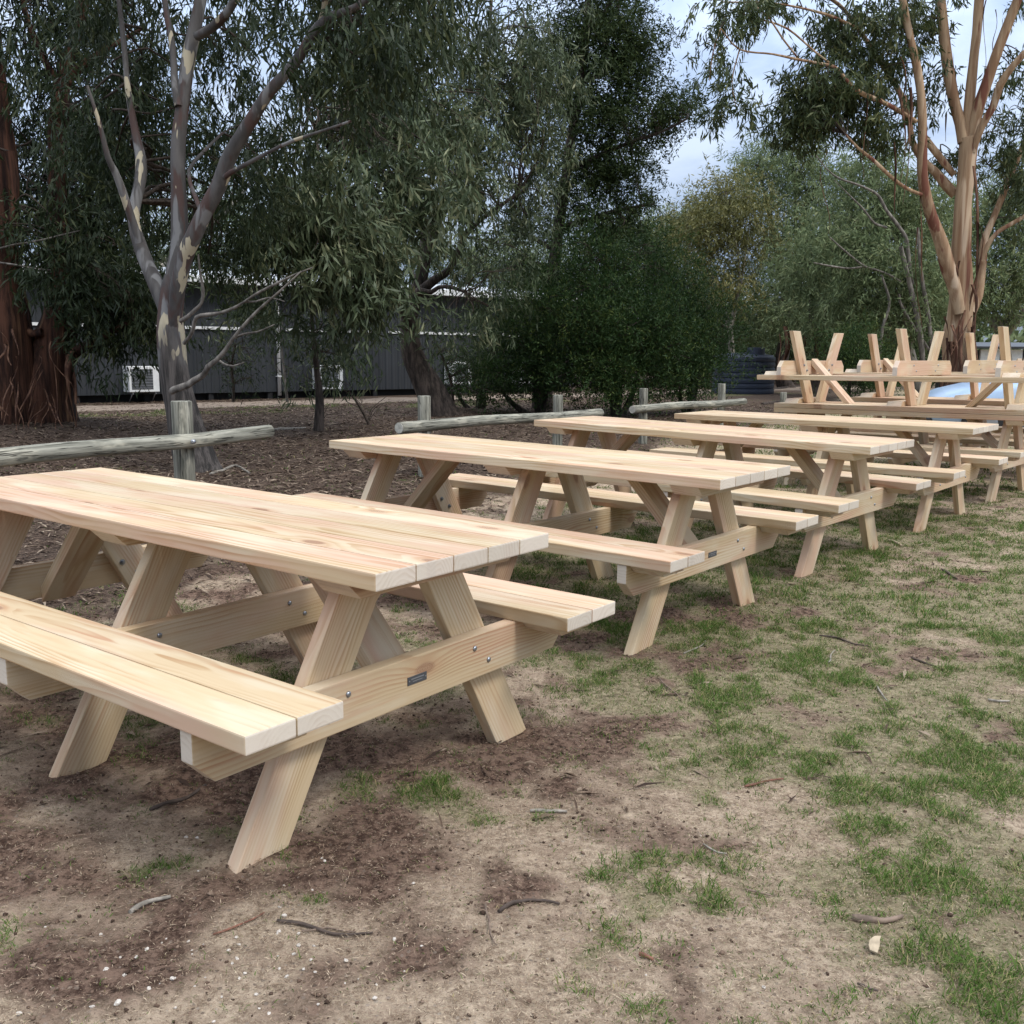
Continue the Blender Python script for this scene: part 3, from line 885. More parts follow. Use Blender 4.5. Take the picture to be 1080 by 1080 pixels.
class Tree:
    def __init__(s, name, label, cat, base, barkm, leafm, group=None):
        s.root = empty(name, (float(base[0]), float(base[1]), float(hgt(base[0], base[1]))))
        tag(s.root, label, cat, group)
        s.base = np.array(s.root.location)
        s.barkm, s.leafm = barkm, leafm
        s.V, s.F, s.n = [], [], 0          # trunk and limbs
        s.tp = 1.
        s.S = []                           # samples along the wood (pos, radius)
        s.tw = ([], [], 0)
        s.LV, s.LR = [], []
        s.tV, s.tF, s.tn = [], [], 0
        s.dead = []
    def limb(s, pts, rad, step=.12, k=12, wob=.22, sample=True):
        P, r = smooth_path(pts, rad, step)
        V, F = tube_np(P, r, k, wob, seed=len(s.V) + 3)
        s.V.append(V); s.F.append(F + s.n); s.n += len(V)
        if sample:
            m = r < .16
            for p, q in zip(P[m][::2], r[m][::2]): s.S.append((*p, q))
            s.S.append((*P[-1], r[-1]))
    def plimb(s, uvw, y, dy=0., **kw):
        """limb given by picture direction, width in picture units, at distance y (list or number)"""
        n_ = len(uvw)
        ys = np.linspace(y, y + dy, n_) if np.isscalar(y) else y
        pts = [at(u, v, yy) for (u, v, w), yy in zip(uvw, ys)]
        rad = [w * .5 * yy / FPX for (u, v, w), yy in zip(uvw, ys)]
        s.limb(pts, rad, **kw)
    def twig(s, a, b, r0, r1, sag=.1):
        a, b = np.array(a), np.array(b)
        ln = np.linalg.norm(b - a)
        j = rng.normal(0, .09 * ln, (2, 3))
        pts = [a, a + (b - a) * .35 + j[0] + np.array((0, 0, sag * ln)), a + (b - a) * .7 + j[1] + np.array((0, 0, sag * ln * .8)), b]
        P, r = smooth_path(pts, [r0, r0 * .75 + r1 * .25, r0 * .4 + r1 * .6, r1], max(.08, ln / 9))
        V, F = tube_np(P, r, 5)
        s.tV.append(V); s.tF.append(F + s.tn); s.tn += len(V)
    def crown(s, blobs, spec, twigs=True, pw=2.4):
        """blobs: (u,v,y,ru,rv,ry,count): clump centres inside an ellipsoid standing at distance y"""
        allc = []
        for (u, v, y, ru, rv, ry, cnt) in blobs:
            c = at(u, v, y)
            q = rng.normal(0, 1, (cnt, 3)); q /= np.linalg.norm(q, axis=1)[:, None]
            q *= (rng.random(cnt) ** (1 / pw))[:, None]
            allc.append(c + q * np.array((ru * y / FPX, ry, rv * y / FPX)))
        s.clumps(np.vstack(allc), spec, twigs)
    def clumps(s, cen, spec, twigs=True):
        g = hgt(cen[:, 0], cen[:, 1])
        cen = cen[cen[:, 2] > g + .35]
        V, r = leaves(cen, **spec)
        s.LV.append(V); s.LR.append(r)
        if twigs and s.S:
            S = np.array(s.S)
            for c in cen:
                if random.random() > s.tp: continue
                dd = np.linalg.norm(S[:, :3] - c, axis=1) + .6 * np.maximum(0, S[:, 2] - c[2] - .3)
                kx = int(np.argmin(dd))
                if dd[kx] > .15:
                    r0 = min(S[kx, 3] * .6, .006 + .007 * dd[kx])
                    s.twig(S[kx, :3], c, r0, .004)
    def strips(s, lst, mat):
        """hanging ribbons of bark: (top, bottom, width)"""
        for (a, b, w) in lst:
            a, b = np.array(a, float), np.array(b, float)
            k = 9
            t = np.linspace(0, 1, k)[:, None]
            P = a + (b - a) * t + np.sin(t * 3.1 * (1 + random.random())) * rng.normal(0, .05, 3) * np.linalg.norm(b - a)
            ph = random.random() * 6.28 + t[:, 0] * random.uniform(-3, 3)
            sd = np.stack([np.cos(ph), np.sin(ph), 0 * ph], 1) * w * .5 * (1 - .75 * t ** 2)
            th_ = np.stack([-np.sin(ph), np.cos(ph), 0 * ph], 1) * .004
            ring = np.stack([P - sd, P + th_, P + sd, P - th_], 1)
            i_, j_ = np.meshgrid(np.arange(k - 1), np.arange(4), indexing='ij')
            Fq = np.stack([i_ * 4 + j_, i_ * 4 + (j_ + 1) % 4, (i_ + 1) * 4 + (j_ + 1) % 4, (i_ + 1) * 4 + j_], -1).reshape(-1, 4)
            mesh_np('bark_strip', ring.reshape(-1, 3) - s.base, Fq, mat, s.root, smooth=True)
    def done(s, foliage='foliage'):
        if s.V:
            V, F = np.vstack(s.V), np.vstack(s.F)
            n1 = len(F)
            if s.tV:
                F = np.vstack([F, np.vstack(s.tF) + len(V)]); V = np.vstack([V] + s.tV)
            mesh_np('trunk', V - s.base, F, s.barkm, s.root, smooth=True, mat2=M['twig'], n1=n1)
        if s.LV:
            V = np.vstack(s.LV)
            mesh_np(foliage, V - s.base, np.arange(len(V)).reshape(-1, 4), s.leafm, s.root, attrs=[('rnd', 'FLOAT', 'POINT', np.concatenate(s.LR))])
        if s.dead:
            V, F, n_ = [], [], 0
            for (pts, rad) in s.dead:
                P, r = smooth_path(pts, rad, .06)
                v_, f_ = tube_np(P, r, 8, .25, 5)
                V.append(v_); F.append(f_ + n_); n_ += len(v_)
            mesh_np('dead_branch', np.vstack(V) - s.base, np.vstack(F), M['deadwood'], s.root, smooth=True)
    def pdead(s, uvw, y, dy=0.):
        ys = np.linspace(y, y + dy, len(uvw))
        s.dead.append(([at(u, v, q) for (u, v, w), q in zip(uvw, ys)], [w * .5 * q / FPX for (u, v, w), q in zip(uvw, ys)]))

GUM_NEAR = dict(nspr=4, sig=(.26, .26, .24), nleaf=21, twig=.30, llen=.13, lw=.021, droop=.54, spread=.42)
GUM_MID = dict(nspr=5, sig=(.30, .30, .25), nleaf=20, twig=.32, llen=.145, lw=.025, droop=.52, spread=.42)
GUM_FAR = dict(nspr=12, sig=(.42, .42, .28), nleaf=12, twig=.42, llen=.17, lw=.036, droop=.40, spread=.5)
WATTLE = dict(nspr=15, sig=(.24, .24, .13), nleaf=15, twig=.26, llen=.095, lw=.025, droop=.05, spread=.7, flat=.6)
BUSH = dict(nspr=9, sig=(.24, .24, .20), nleaf=17, twig=.30, llen=.075, lw=.019, droop=-.28, spread=.42)

# --- smooth grey gum behind the first table
t = Tree('smooth_gum_tree', 'grey smooth-barked gum tree with cream patches and forked trunk, behind the nearest fence post', 'tree', at(205, 497, 8.2), M['gumB'], M['leafA'])
yb = 9.3
t.tp = .3
t.plimb([(213, 512, 58.1), (207, 492, 44.0), (199, 465, 37.8), (191, 430, 31.7), (184, 395, 29.9), (180, 350, 28.2), (178, 325, 24.6), (178, 305, 17.6), (179, 290, 10.6)], yb)
t.plimb([(180, 345, 21.1), (182, 318, 22.0), (186, 285, 21.1), (190, 258, 19.4), (190, 225, 17.6), (188, 190, 15.8), (188, 150, 15.0), (193, 110, 13.2), (198, 70, 13.2), (206, 30, 13.2), (213, -5, 12.3), (222, -60, 10.6), (238, -140, 7.9), (250, -240, 4.4)], yb, .3)
t.plimb([(179, 348, 19.4), (174, 322, 20.2), (166, 302, 18.5), (157, 282, 15.8), (148, 258, 14.1), (141, 235, 12.3), (143, 212, 11.4), (148, 190, 11.4), (149, 170, 10.6), (144, 145, 7.9), (136, 100, 6.2), (130, 40, 5.3), (120, -40, 3.5)], yb, .7)
t.plimb([(147, 256, 7.9), (137, 225, 7.9), (129, 200, 7.9), (121, 180, 7.0), (114, 166, 6.2), (105, 130, 4.4), (92, 90, 2.6)], yb + .1, -.4)
t.plimb([(182, 345, 12.0), (185, 320, 14.0), (188, 300, 15.0), (195, 272, 15.8), (204, 250, 15.8), (217, 222, 15.0), (231, 196, 14.1), (240, 170, 14.1), (252, 148, 13.2), (268, 122, 12.3), (283, 98, 11.4), (299, 80, 10.6), (314, 62, 10.6), (326, 42, 9.7), (337, 27, 8.8), (352, 16, 7.9), (366, 11, 7.0), (388, -2, 7.0), (430, -60, 5.3), (470, -130, 3.5)], yb - .05, -1.1)
t.plimb([(337, 30, 7.0), (342, 10, 6.2), (345, -20, 6.2), (350, -80, 4.4)], yb - .7, -.3)
t.plimb([(188, 112, 7.0), (184, 85, 7.0), (182, 50, 6.2), (176, 18, 6.2), (172, -8, 6.2), (160, -60, 4.4)], yb + .1, .3)
t.plimb([(207, 38, 8.8), (218, 32, 8.8), (228, 25, 8.8), (238, 15, 7.9), (247, 0, 7.9), (262, -40, 6.2), (280, -120, 3.5)], yb + .1, -.4)
t.plimb([(234, 190, 6.2), (243, 182, 5.3), (262, 172, 4.4), (284, 160, 3.5), (310, 148, 3.5), (340, 138, 2.6), (370, 128, 2.6)], yb - .4, -.8)
t.plimb([(214, 227, 5.3), (205, 205, 4.4), (199, 180, 3.5), (215, 160, 3.5), (235, 140, 2.6)], yb - .2, .6)
t.pdead([(181, 413, 7.0), (184, 411, 7.9), (197, 407, 7.9), (206, 401, 7.0), (215, 395, 6.2), (219, 387, 6.2), (228, 380, 5.3), (238, 369, 4.4), (246, 357, 3.5), (262, 338, 3.1), (278, 322, 2.6), (296, 306, 2.2), (318, 286, 1.3)], yb - .35, -.5)
t.pdead([(246, 357, 2.6), (258, 352, 2.2), (272, 350, 1.8), (290, 342, 1.3)], yb - .6, -.2)
t.pdead([(230, 379, 2.6), (236, 384, 2.6), (246, 386, 1.8), (258, 382, 1.3)], yb - .5, -.2)
t.pdead([(190, 339, 4.4), (198, 334, 4.4), (206, 327, 4.4), (213, 319, 3.5), (214, 305, 3.5), (211, 288, 2.6), (209, 268, 1.8)], yb - .15, -.2)
t.pdead([(194, 362, 4.4), (200, 355, 4.4), (204, 346, 4.4), (207, 335, 4.4), (218, 332, 4.4), (232, 330, 3.5), (246, 325, 3.5), (258, 318, 2.6), (272, 309, 2.6), (290, 300, 2.6), (310, 290, 1.8), (330, 282, 1.3)], yb - .2, -.6)
t.pdead([(258, 318, 2.6), (270, 318, 1.8), (284, 314, 1.8), (300, 318, 1.1)], yb - .55, -.2)
t.crown([(125, 30, 10.8, 46, 40, .7, 26), (105, 140, 10.8, 34, 34, .6, 22), (150, 90, 10.7, 30, 50, .6, 16), (240, 50, 10.4, 36, 32, .7, 17), (225, 130, 10.5, 20, 30, .6, 8), (265, 190, 10.2, 45, 30, .7, 14),
         (290, 140, 10.2, 40, 30, .7, 12), (160, 215, 11., 45, 40, .7, 14), (300, 25, 9.2, 40, 25, .6, 12), (370, 60, 8.8, 40, 30, .7, 14), (410, 15, 8.6, 60, 35, .8, 26), (200, -90, 10, 180, 55, 1.5, 60), (430, -90, 8.6, 120, 55, 1.2, 44), (235, 262, 11.6, 34, 24, .6, 14), (250, 225, 11.4, 34, 28, .6, 14)], GUM_NEAR)
t.done()

# --- stringybarks at the far left
t = Tree('stringybark_tree', 'red-brown stringybark with two thick trunks draped in shed bark, at the left edge', 'tree', at(40, 440, 13), M['stringy'], M['leafA'])
ya = 13.
t.plimb([(0, 458, 95), (4, 430, 70), (9, 400, 52), (11, 360, 44), (8, 320, 38), (3, 270, 32), (4, 220, 27), (6, 180, 24), (0, 120, 20), (-8, 40, 17), (-14, -60, 12), (-10, -180, 6)], ya - .3)
t.plimb([(42, 455, 80), (44, 430, 66), (50, 400, 54), (58, 365, 46), (66, 330, 38), (67, 300, 30), (64, 260, 24), (60, 215, 20), (60, 170, 18), (62, 130, 18), (65, 95, 17), (72, 60, 13), (84, 20, 11), (95, -40, 9), (105, -120, 5)], ya)
t.plimb([(62, 90, 8), (50, 70, 8), (36, 40, 6), (25, 5, 5), (15, -50, 4)], ya)
t.plimb([(66, 95, 8), (80, 75, 8), (100, 60, 7), (120, 48, 5), (150, 30, 4)], ya)
t.plimb([(75, 378, 13), (82, 370, 11), (95, 364, 9), (108, 357, 8), (120, 348, 6), (140, 338, 4)], ya - .2, -.3)
t.plimb([(10, 160, 9), (16, 190, 8), (15, 215, 7), (8, 245, 8)], ya - .6)
t.plimb([(45, 350, 8), (34, 352, 8), (25, 345, 7), (14, 335, 6)], ya - .3)
for _ in range(4):
    pass
t.pdead([(0, 262, 2), (15, 258, 2), (35, 255, 2), (60, 249, 1.5), (85, 243, 1)], ya - .9)
t.pdead([(0, 277, 2), (20, 280, 2), (35, 283, 1.5), (55, 285, 1)], ya - .9)
st = []
for _ in range(26):
    u = random.choice([random.uniform(-10, 22), random.uniform(36, 76)])
    v0 = random.uniform(345, 425); v1 = min(452, v0 + random.uniform(25, 75))
    st.append((at(u, v0, ya - .42 - random.random() * .2), at(u + random.uniform(-34, 34) * (v1 - v0) / 60, v1, ya - .75 - random.random() * .4), random.uniform(.015, .05)))
for _ in range(5):
    u = random.uniform(72, 80)
    st.append((at(u, random.uniform(366, 385), ya - .35), at(u + random.uniform(0, 8), random.uniform(420, 452), ya - .6), random.uniform(.06, .12)))
t.strips(st, M['strip'])
t.crown([(50, 15, 13.6, 70, 40, 1., 44), (12, 120, 14.4, 20, 30, .6, 9), (45, 120, 14.4, 10, 20, .4, 4), (38, 190, 14.4, 16, 60, .7, 18), (105, 180, 14.2, 34, 45, .8, 30), (100, 240, 13.6, 28, 42, .7, 34), (38, 250, 14.2, 14, 40, .6, 14), (120, 285, 13.2, 38, 30, .7, 34),
         (105, 315, 12.9, 18, 22, .5, 14), (140, 320, 12.8, 26, 24, .6, 18), (150, 150, 14.2, 45, 45, .9, 22), (40, -90, 13, 160, 55, 1.6, 60), (-75, 160, 12.8, 40, 140, 1.2, 46), (133, 350, 12.6, 12, 26, .3, 7), (90, 120, 14., 26, 30, .6, 14), (64, 248, 12.3, 16, 20, .3, 10), (96, 292, 12.3, 28, 20, .5, 14), (108, 150, 12.8, 22, 30, .5, 12), (30, 45, 12.3, 24, 24, .4, 8), (36, 235, 12.4, 7, 22, .2, 4)], GUM_MID)
t.done()

# --- curved dark gum with weeping grey-green foliage
t = Tree('weeping_gum_tree', 'curved dark-trunked gum with weeping grey-green leaves, in front of the shed', 'tree', at(462, 443, 18), M['darkbark'], M['leafD'])
yd = 18.
t.plimb([(470, 452, 44), (462, 436, 36), (455, 415, 29), (446, 397, 26), (437, 378, 23), (432, 355, 21), (431, 338, 18), (431, 324, 10)], yd)
t.plimb([(432, 350, 12), (428, 328, 14), (420, 312, 15), (412, 302, 15), (404, 290, 14), (395, 265, 12), (385, 235, 10), (378, 190, 9), (372, 140, 7), (365, 80, 5), (360, 10, 4)], yd, -3.5)
t.plimb([(431, 352, 15), (433, 330, 17), (438, 312, 16), (443, 298, 15), (447, 280, 14), (450, 255, 14), (458, 235, 12), (470, 215, 10), (482, 190, 8), (495, 150, 7), (505, 100, 5), (515, 40, 4), (520, -30, 3)], yd, .8)
t.plimb([(440, 310, 10), (452, 300, 10), (462, 293, 9), (474, 285, 8), (482, 268, 6), (490, 250, 6), (502, 236, 5), (520, 222, 4), (545, 205, 3)], yd, -.6)
t.plimb([(443, 306, 6), (455, 308, 5), (463, 303, 4), (476, 303, 4), (490, 308, 2)], yd - .2, -.5)
t.plimb([(450, 255, 9), (444, 220, 7), (436, 180, 6), (430, 130, 5), (428, 70, 4), (430, 0, 3)], yd, -1.5)
t.plimb([(404, 290, 7), (385, 268, 6), (365, 250, 5), (345, 235, 4), (320, 225, 3)], yd - .6, -3.5)
t.plimb([(378, 190, 6), (350, 160, 5), (330, 130, 4), (318, 90, 3)], yd - 2.5, -3.)
t.plimb([(482, 190, 6), (510, 165, 5), (540, 140, 4), (570, 110, 3)], yd + .5, .8)
W2 = dict(nspr=4, sig=(.26, .26, .22), nleaf=15, twig=.30, llen=.18, lw=.034, droop=.5, spread=.42)
W3 = dict(W2, nspr=5, nleaf=18, llen=.15, lw=.027)
t.crown([(335, 200, 12.4, 46, 42, .8, 36), (340, 262, 12.3, 45, 34, .7, 30), (385, 290, 12.8, 30, 28, .6, 22), (300, 262, 13., 28, 24, .6, 14), (345, 318, 12.8, 34, 16, .5, 9), (390, 325, 13.2, 10, 22, .4, 6), (405, 120, 14.5, 62, 55, 1.2, 62), (440, 175, 13.6, 46, 34, .8, 30),
         (425, 215, 14.0, 50, 30, .8, 26), (378, 238, 13.0, 40, 26, .7, 20), (300, 215, 12.8, 26, 26, .5, 12)], W2)
t.crown([(478, 140, 15.5, 50, 48, 1.1, 46), (410, 35, 15, 75, 38, 1.2, 52), (515, 85, 17.5, 50, 55, 1.2, 54), (570, 70, 18., 34, 58, 1.1, 42), (555, 150, 18, 32, 40, 1., 30), (505, 195, 17.2, 38, 32, 1., 24), (485, 258, 17.8, 42, 18, .8, 10),
         (525, 285, 17.6, 40, 22, .8, 11), (500, 335, 17.4, 32, 14, .6, 8), (555, 215, 18, 25, 26, .8, 12), (450, -80, 16, 150, 50, 1.8, 80), (470, 345, 17.2, 12, 12, .4, 3), (350, 375, 15.5, 34, 30, .6, 8), (375, 345, 16., 20, 22, .5, 5), (310, 345, 15., 26, 22, .5, 6), (250, 318, 15., 34, 18, .5, 8)], W3)
t.done()

# --- dark wattle (tall, fine leaved)
t = Tree('dark_wattle_tree', 'tall dark green fine-leaved tree reaching out against the pale sky', 'tree', at(575, 425, 20.5), M['darkbark'], M['leafE'])
ye = 20.5
t.plimb([(571, 436, 22), (573, 400, 17), (577, 350, 15), (582, 300, 13), (588, 250, 12), (594, 205, 11), (602, 150, 10), (612, 90, 8), (618, 30, 7), (622, -40, 5), (624, -110, 3)], ye)
for (a, b) in (((584, 285, 5), [(565, 278, 4), (545, 280, 3), (520, 288, 2)]), ((590, 240, 6), [(620, 232, 5), (650, 222, 4), (690, 215, 2)]), ((598, 180, 6), [(630, 165, 5), (665, 150, 4), (700, 138, 3), (725, 125, 2)]),
               ((606, 130, 6), [(580, 100, 4), (560, 60, 3)]), ((612, 90, 6), [(640, 70, 4), (665, 50, 3)]), ((586, 265, 5), [(560, 250, 4), (530, 240, 2)]), ((617, 40, 5), [(640, 10, 4), (655, -30, 2)])):
    t.plimb([a] + b, ye, random.uniform(-.8, .8))
t.crown([(640, 20, 20.5, 40, 60, 1.3, 46), (660, 70, 20.3, 22, 32, .8, 22), (620, 90, 20.5, 50, 60, 1.3, 48), (650, 130, 20.4, 55, 30, 1.1, 34), (705, 128, 20.3, 24, 20, .6, 16), (720, 105, 20.3, 10, 12, .4, 5),
         (645, 180, 20.4, 34, 20, .9, 24), (620, 190, 20.6, 50, 40, 1.2, 30), (640, 245, 20.4, 46, 26, 1., 30), (560, 230, 20.8, 45, 30, 1., 14), (550, 290, 20.8, 50, 25, 1., 14), (672, 215, 20.3, 14, 12, .4, 6),
         (620, -70, 20.5, 70, 50, 1.4, 44), (585, 20, 20.8, 40, 60, 1.2, 26), (685, 40, 20.3, 12, 25, .5, 6)], WATTLE)
t.done()

# --- dense green bushes
def bush(label, u, v, y, blobs, group='dense green bushes behind the tables'):
    t = Tree('dense_bush', label, 'bush', at(u, v, y), M['darkbark'], M['leafF'], group)
    b0 = np.array(t.root.location)
    for (bu, bv, by, ru, rv, ry, c) in blobs[:4]:
        e = at(bu, bv, by)
        t.limb([b0 - np.array((0, 0, .2)), b0 * .6 + e * .4 + rng.normal(0, .1, 3), e], [.07, .05, .018], k=8)
    t.crown(blobs, BUSH, pw=1.5)
    t.done()
bush('tall dark bush left of the group, beside the shed wall', 570, 432, 19.2, [(575, 330, 19.2, 45, 45, 1., 56), (560, 385, 19., 60, 38, 1.1, 66), (520, 400, 18.8, 35, 28, .8, 26), (605, 300, 19.4, 40, 35, .9, 30), (540, 350, 19.2, 40, 30, .9, 28)])
bush('broad bright-tipped green bush in the middle of the group, tallest of the three', 650, 432, 18.2, [(640, 320, 18.4, 50, 50, 1.1, 76), (620, 375, 18., 55, 45, 1.1, 76), (675, 370, 18., 50, 45, 1., 70), (648, 292, 18.6, 20, 26, .7, 20), (655, 408, 17.8, 55, 18, .9, 30), (610, 268, 18.8, 16, 30, .6, 12), (695, 285, 18.6, 14, 34, .6, 14), (590, 340, 18.0, 40, 30, .8, 22), (700, 350, 17.8, 40, 40, .8, 26), (640, 350, 17.4, 60, 50, .6, 30)])
bush('rounded green bush at the right of the group, in front of the dark water tank', 728, 428, 19.4, [(715, 330, 19.6, 38, 45, 1., 54), (735, 370, 19.3, 45, 38, 1., 60), (720, 400, 19.1, 50, 20, .9, 34), (745, 345, 19.5, 28, 30, .8, 26), (690, 290, 19.9, 30, 40, .9, 32)])
bush('low dark shrub between the weeping gum and the dense bushes', 505, 430, 20.5, [(505, 390, 20.5, 30, 26, .8, 20), (530, 350, 20.6, 24, 26, .7, 12), (480, 410, 20.4, 24, 12, .6, 8)])
bush('small green bush behind the left upside-down table, beside the big gum trunk', 905, 425, 23.5, [(900, 372, 23.5, 34, 28, .9, 46), (912, 400, 23.3, 40, 20, .9, 40)], None)

# --- big orange gum on the right
t = Tree('orange_gum_tree', 'big orange-barked gum tree with several thick forking limbs, behind the upside-down tables', 'tree', at(1012, 432, 15.0), M['gumH'], M['leafH'])
yh = 17.
t.plimb([(1012, 446, 52), (1012, 425, 43), (1012, 395, 37), (1012, 360, 32), (1013, 320, 25), (1014, 270, 18.5), (1015, 220, 16.7), (1019, 180, 16.7), (1021, 158, 17.6), (1020, 145, 15.8)], yh)
t.plimb([(1017, 150, 11.4), (1013, 130, 10.6), (1007, 110, 10.6), (1002, 85, 11.4), (998, 60, 11.4), (995, 30, 9.7), (992, 0, 8.8), (985, -60, 7.0), (975, -150, 4.4)], yh, .4)
t.plimb([(1021, 150, 11.4), (1023, 110, 10.6), (1026, 70, 9.7), (1030, 35, 8.8), (1033, 0, 8.8), (1038, -60, 7.0), (1040, -150, 3.5)], yh, .2)
t.plimb([(1024, 145, 11.4), (1030, 120, 11.4), (1040, 90, 10.6), (1050, 60, 10.6), (1062, 28, 9.7), (1073, 0, 8.8), (1095, -60, 6.2), (1110, -140, 3.5)], yh, -.5)
t.plimb([(1026, 160, 7.0), (1035, 135, 7.0), (1048, 112, 7.0), (1055, 90, 7.0), (1068, 70, 6.2), (1085, 52, 6.2), (1120, 10, 4.4)], yh - .1, -.8)
t.plimb([(1012, 330, 11.4), (1007, 305, 13.2), (1000, 283, 15.0), (992, 255, 13.2), (983, 228, 11.4), (976, 205, 11.4), (973, 180, 10.6), (973, 150, 8.8), (972, 110, 7.9), (968, 75, 7.9), (960, 40, 7.0), (953, 5, 7.0), (945, -50, 5.3), (930, -130, 3.5)], yh - .2, -.6)
t.plimb([(1008, 205, 8.8), (998, 195, 9.7), (985, 180, 7.9), (972, 168, 7.0), (962, 148, 6.2), (958, 120, 5.3), (945, 90, 5.3), (925, 60, 5.3), (905, 30, 4.4), (885, 5, 3.5), (860, -10, 2.6)], yh + .2, .4)
t.plimb([(1006, 185, 6.2), (990, 165, 7.0), (975, 145, 6.2)], yh + .2, .1)
t.plimb([(966, 128, 4.4), (950, 118, 4.4), (930, 107, 4.4), (912, 100, 4.4), (897, 90, 3.5), (882, 72, 3.5), (865, 67, 2.6), (843, 63, 2.6), (815, 57, 1.8), (780, 52, 1.8), (760, 30, 1.3)], yh - .6, -.8)
t.plimb([(972, 205, 3.5), (955, 198, 3.5), (938, 185, 3.5), (920, 168, 3.5), (905, 156, 2.6), (892, 142, 1.8)], yh - .5, -.4)
t.plimb([(843, 63, 1.8), (825, 40, 1.8), (812, 20, 1.8), (795, 5, 1.3)], yh - 1., -.3)
t.plimb([(882, 72, 1.8), (860, 55, 1.8), (830, 30, 1.8), (800, 20, 1.3), (770, 10, 1.1)], yh - 1., .3)
t.plimb([(1024, 330, 9.7), (1032, 312, 8.8), (1036, 280, 7.9), (1038, 255, 7.0), (1048, 230, 6.2), (1060, 200, 6.2), (1070, 175, 5.3), (1082, 148, 5.3), (1110, 100, 3.5)], yh + .2, .6)
t.plimb([(1035, 275, 5.3), (1042, 258, 5.3), (1052, 245, 4.4), (1065, 237, 4.4), (1085, 225, 4.4), (1120, 200, 2.6)], yh + .2, -.3)
t.plimb([(760, 30, 1.3), (752, 55, 1.2), (748, 85, 0.9)], yh - 1.4, 0, wob=0)
t.plimb([(780, 52, 1.4), (772, 85, 1.2), (776, 112, 0.9)], yh - 1.3, 0, wob=0)
t.plimb([(905, 30, 2.6), (870, 15, 2.6), (820, 4, 1.8), (760, 2, 1.3)], yh - .4, -.5)
t.crown([(782, 8, 15.8, 20, 7, .4, 8), (758, 30, 15.6, 3, 8, .1, 2), (757, 62, 15.6, 3, 10, .1, 3), (768, 90, 15.6, 4, 8, .1, 3), (778, 112, 15.7, 9, 7, .3, 5), (810, 2, 16.4, 34, 8, .6, 9), (858, 92, 16.4, 26, 20, .6, 30), (850, 124, 16.4, 24, 16, .5, 24), (905, 100, 16.6, 28, 22, .6, 22),
         (895, 30, 16.8, 32, 28, .7, 26), (935, 60, 16.9, 24, 26, .6, 14), (950, 5, 17, 30, 18, .7, 14), (985, 95, 17.6, 10, 30, .5, 7), (925, 135, 16.7, 26, 14, .5, 10), (970, 20, 17.6, 14, 20, .5, 6), (1062, 150, 17.5, 20, 28, .6, 14), (1072, 90, 17.4, 12, 30, .5, 10),
         (1000, 165, 17.9, 14, 14, .4, 5), (1085, 210, 17.4, 26, 34, .7, 16), (930, -75, 17, 150, 35, 1.4, 44), (1080, -40, 17, 50, 40, 1.2, 16)], dict(GUM_MID, nspr=5, sig=(.22, .22, .12), twig=.24, nleaf=20, spread=.45, lw=.027))
st = []
for (u, v0, v1, w, dy) in ((948, 95, 195, .05, -.8), (955, 100, 215, .04, -.8), (960, 92, 160, .05, -.8), (943, 150, 225, .04, -.7), (1027, 175, 340, .06, -.25), (1029, 230, 362, .07, -.25), (1025, 300, 372, .05, -.3), (970, 205, 300, .05, -.4),
                           (968, 240, 345, .03, -.4), (915, 105, 170, .04, -.9), (880, 72, 108, .03, -1.), (873, 160, 245, .02, -.6), (1012, 275, 300, .05, -.35), (1008, 280, 310, .05, -.35), (998, 120, 150, .03, .2), (1003, 360, 395, .10, -.32), (950, 60, 130, .03, -.7),
                           (1050, 10, 60, .03, -.2), (1040, 0, 80, .02, .1), (910, 140, 190, .03, -.7)):
    st.append((at(u, v0, yh + dy), at(u + random.uniform(-5, 5), v1, yh + dy + .05), w))
for _ in range(14):
    u = random.uniform(996, 1028)
    st.append((at(u, random.uniform(325, 375), yh - .30), at(u + random.uniform(-3, 3), random.uniform(385, 425), yh - .42), random.uniform(.03, .08)))
st.append((at(1025, 333, yh - .4), at(1003, 374, yh - .75), .025))
t.strips(st, M['strip'])
t.done()

# --- background gums, each with trunk, limbs and crown
def backgum(name, label, u, vb, y, wid, blobs, leafm, barkm, spec, group, lean=0, split=3):
    t = Tree(name, label, 'tree', at(u, vb, y), barkm, leafm, group)
    b0 = np.array(t.root.location)
    cs = [at(q[0], q[1], q[2]) for q in blobs]
    ctr = np.mean(cs, 0)
    fork = b0 * .55 + ctr * .45 + np.array((lean, 0, 0))
    r = wid * .5 * y / FPX
    t.limb([b0 - np.array((0, 0, .3)), b0 * .75 + fork * .25 + rng.normal(0, .15, 3), fork], [r * 1.3, r, r * .75], k=10, step=.4)
    for q, c in zip(blobs, cs):
        mid = fork * .5 + c * .5 + rng.normal(0, .35, 3) - np.array((0, 0, .2))
        t.limb([fork - (fork - b0) * random.uniform(0, .25), mid, c + np.array((0, 0, .3 * q[4] * y / FPX))], [r * .6, r * .36, r * .12], k=8, step=.4)
    t.crown(blobs, spec)
    return t
GB = 'gum trees standing far behind the tables'
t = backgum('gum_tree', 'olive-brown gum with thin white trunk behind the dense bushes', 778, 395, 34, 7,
        [(765, 212, 34, 34, 30, 1.7, 40), (745, 260, 34, 32, 32, 1.5, 22), (790, 245, 34, 34, 30, 1.5, 24), (770, 300, 33.5, 35, 25, 1.5, 14), (728, 238, 34.5, 24, 22, 1.3, 16)], M['leafO'], M['greybark'], GUM_FAR, GB); t.done()
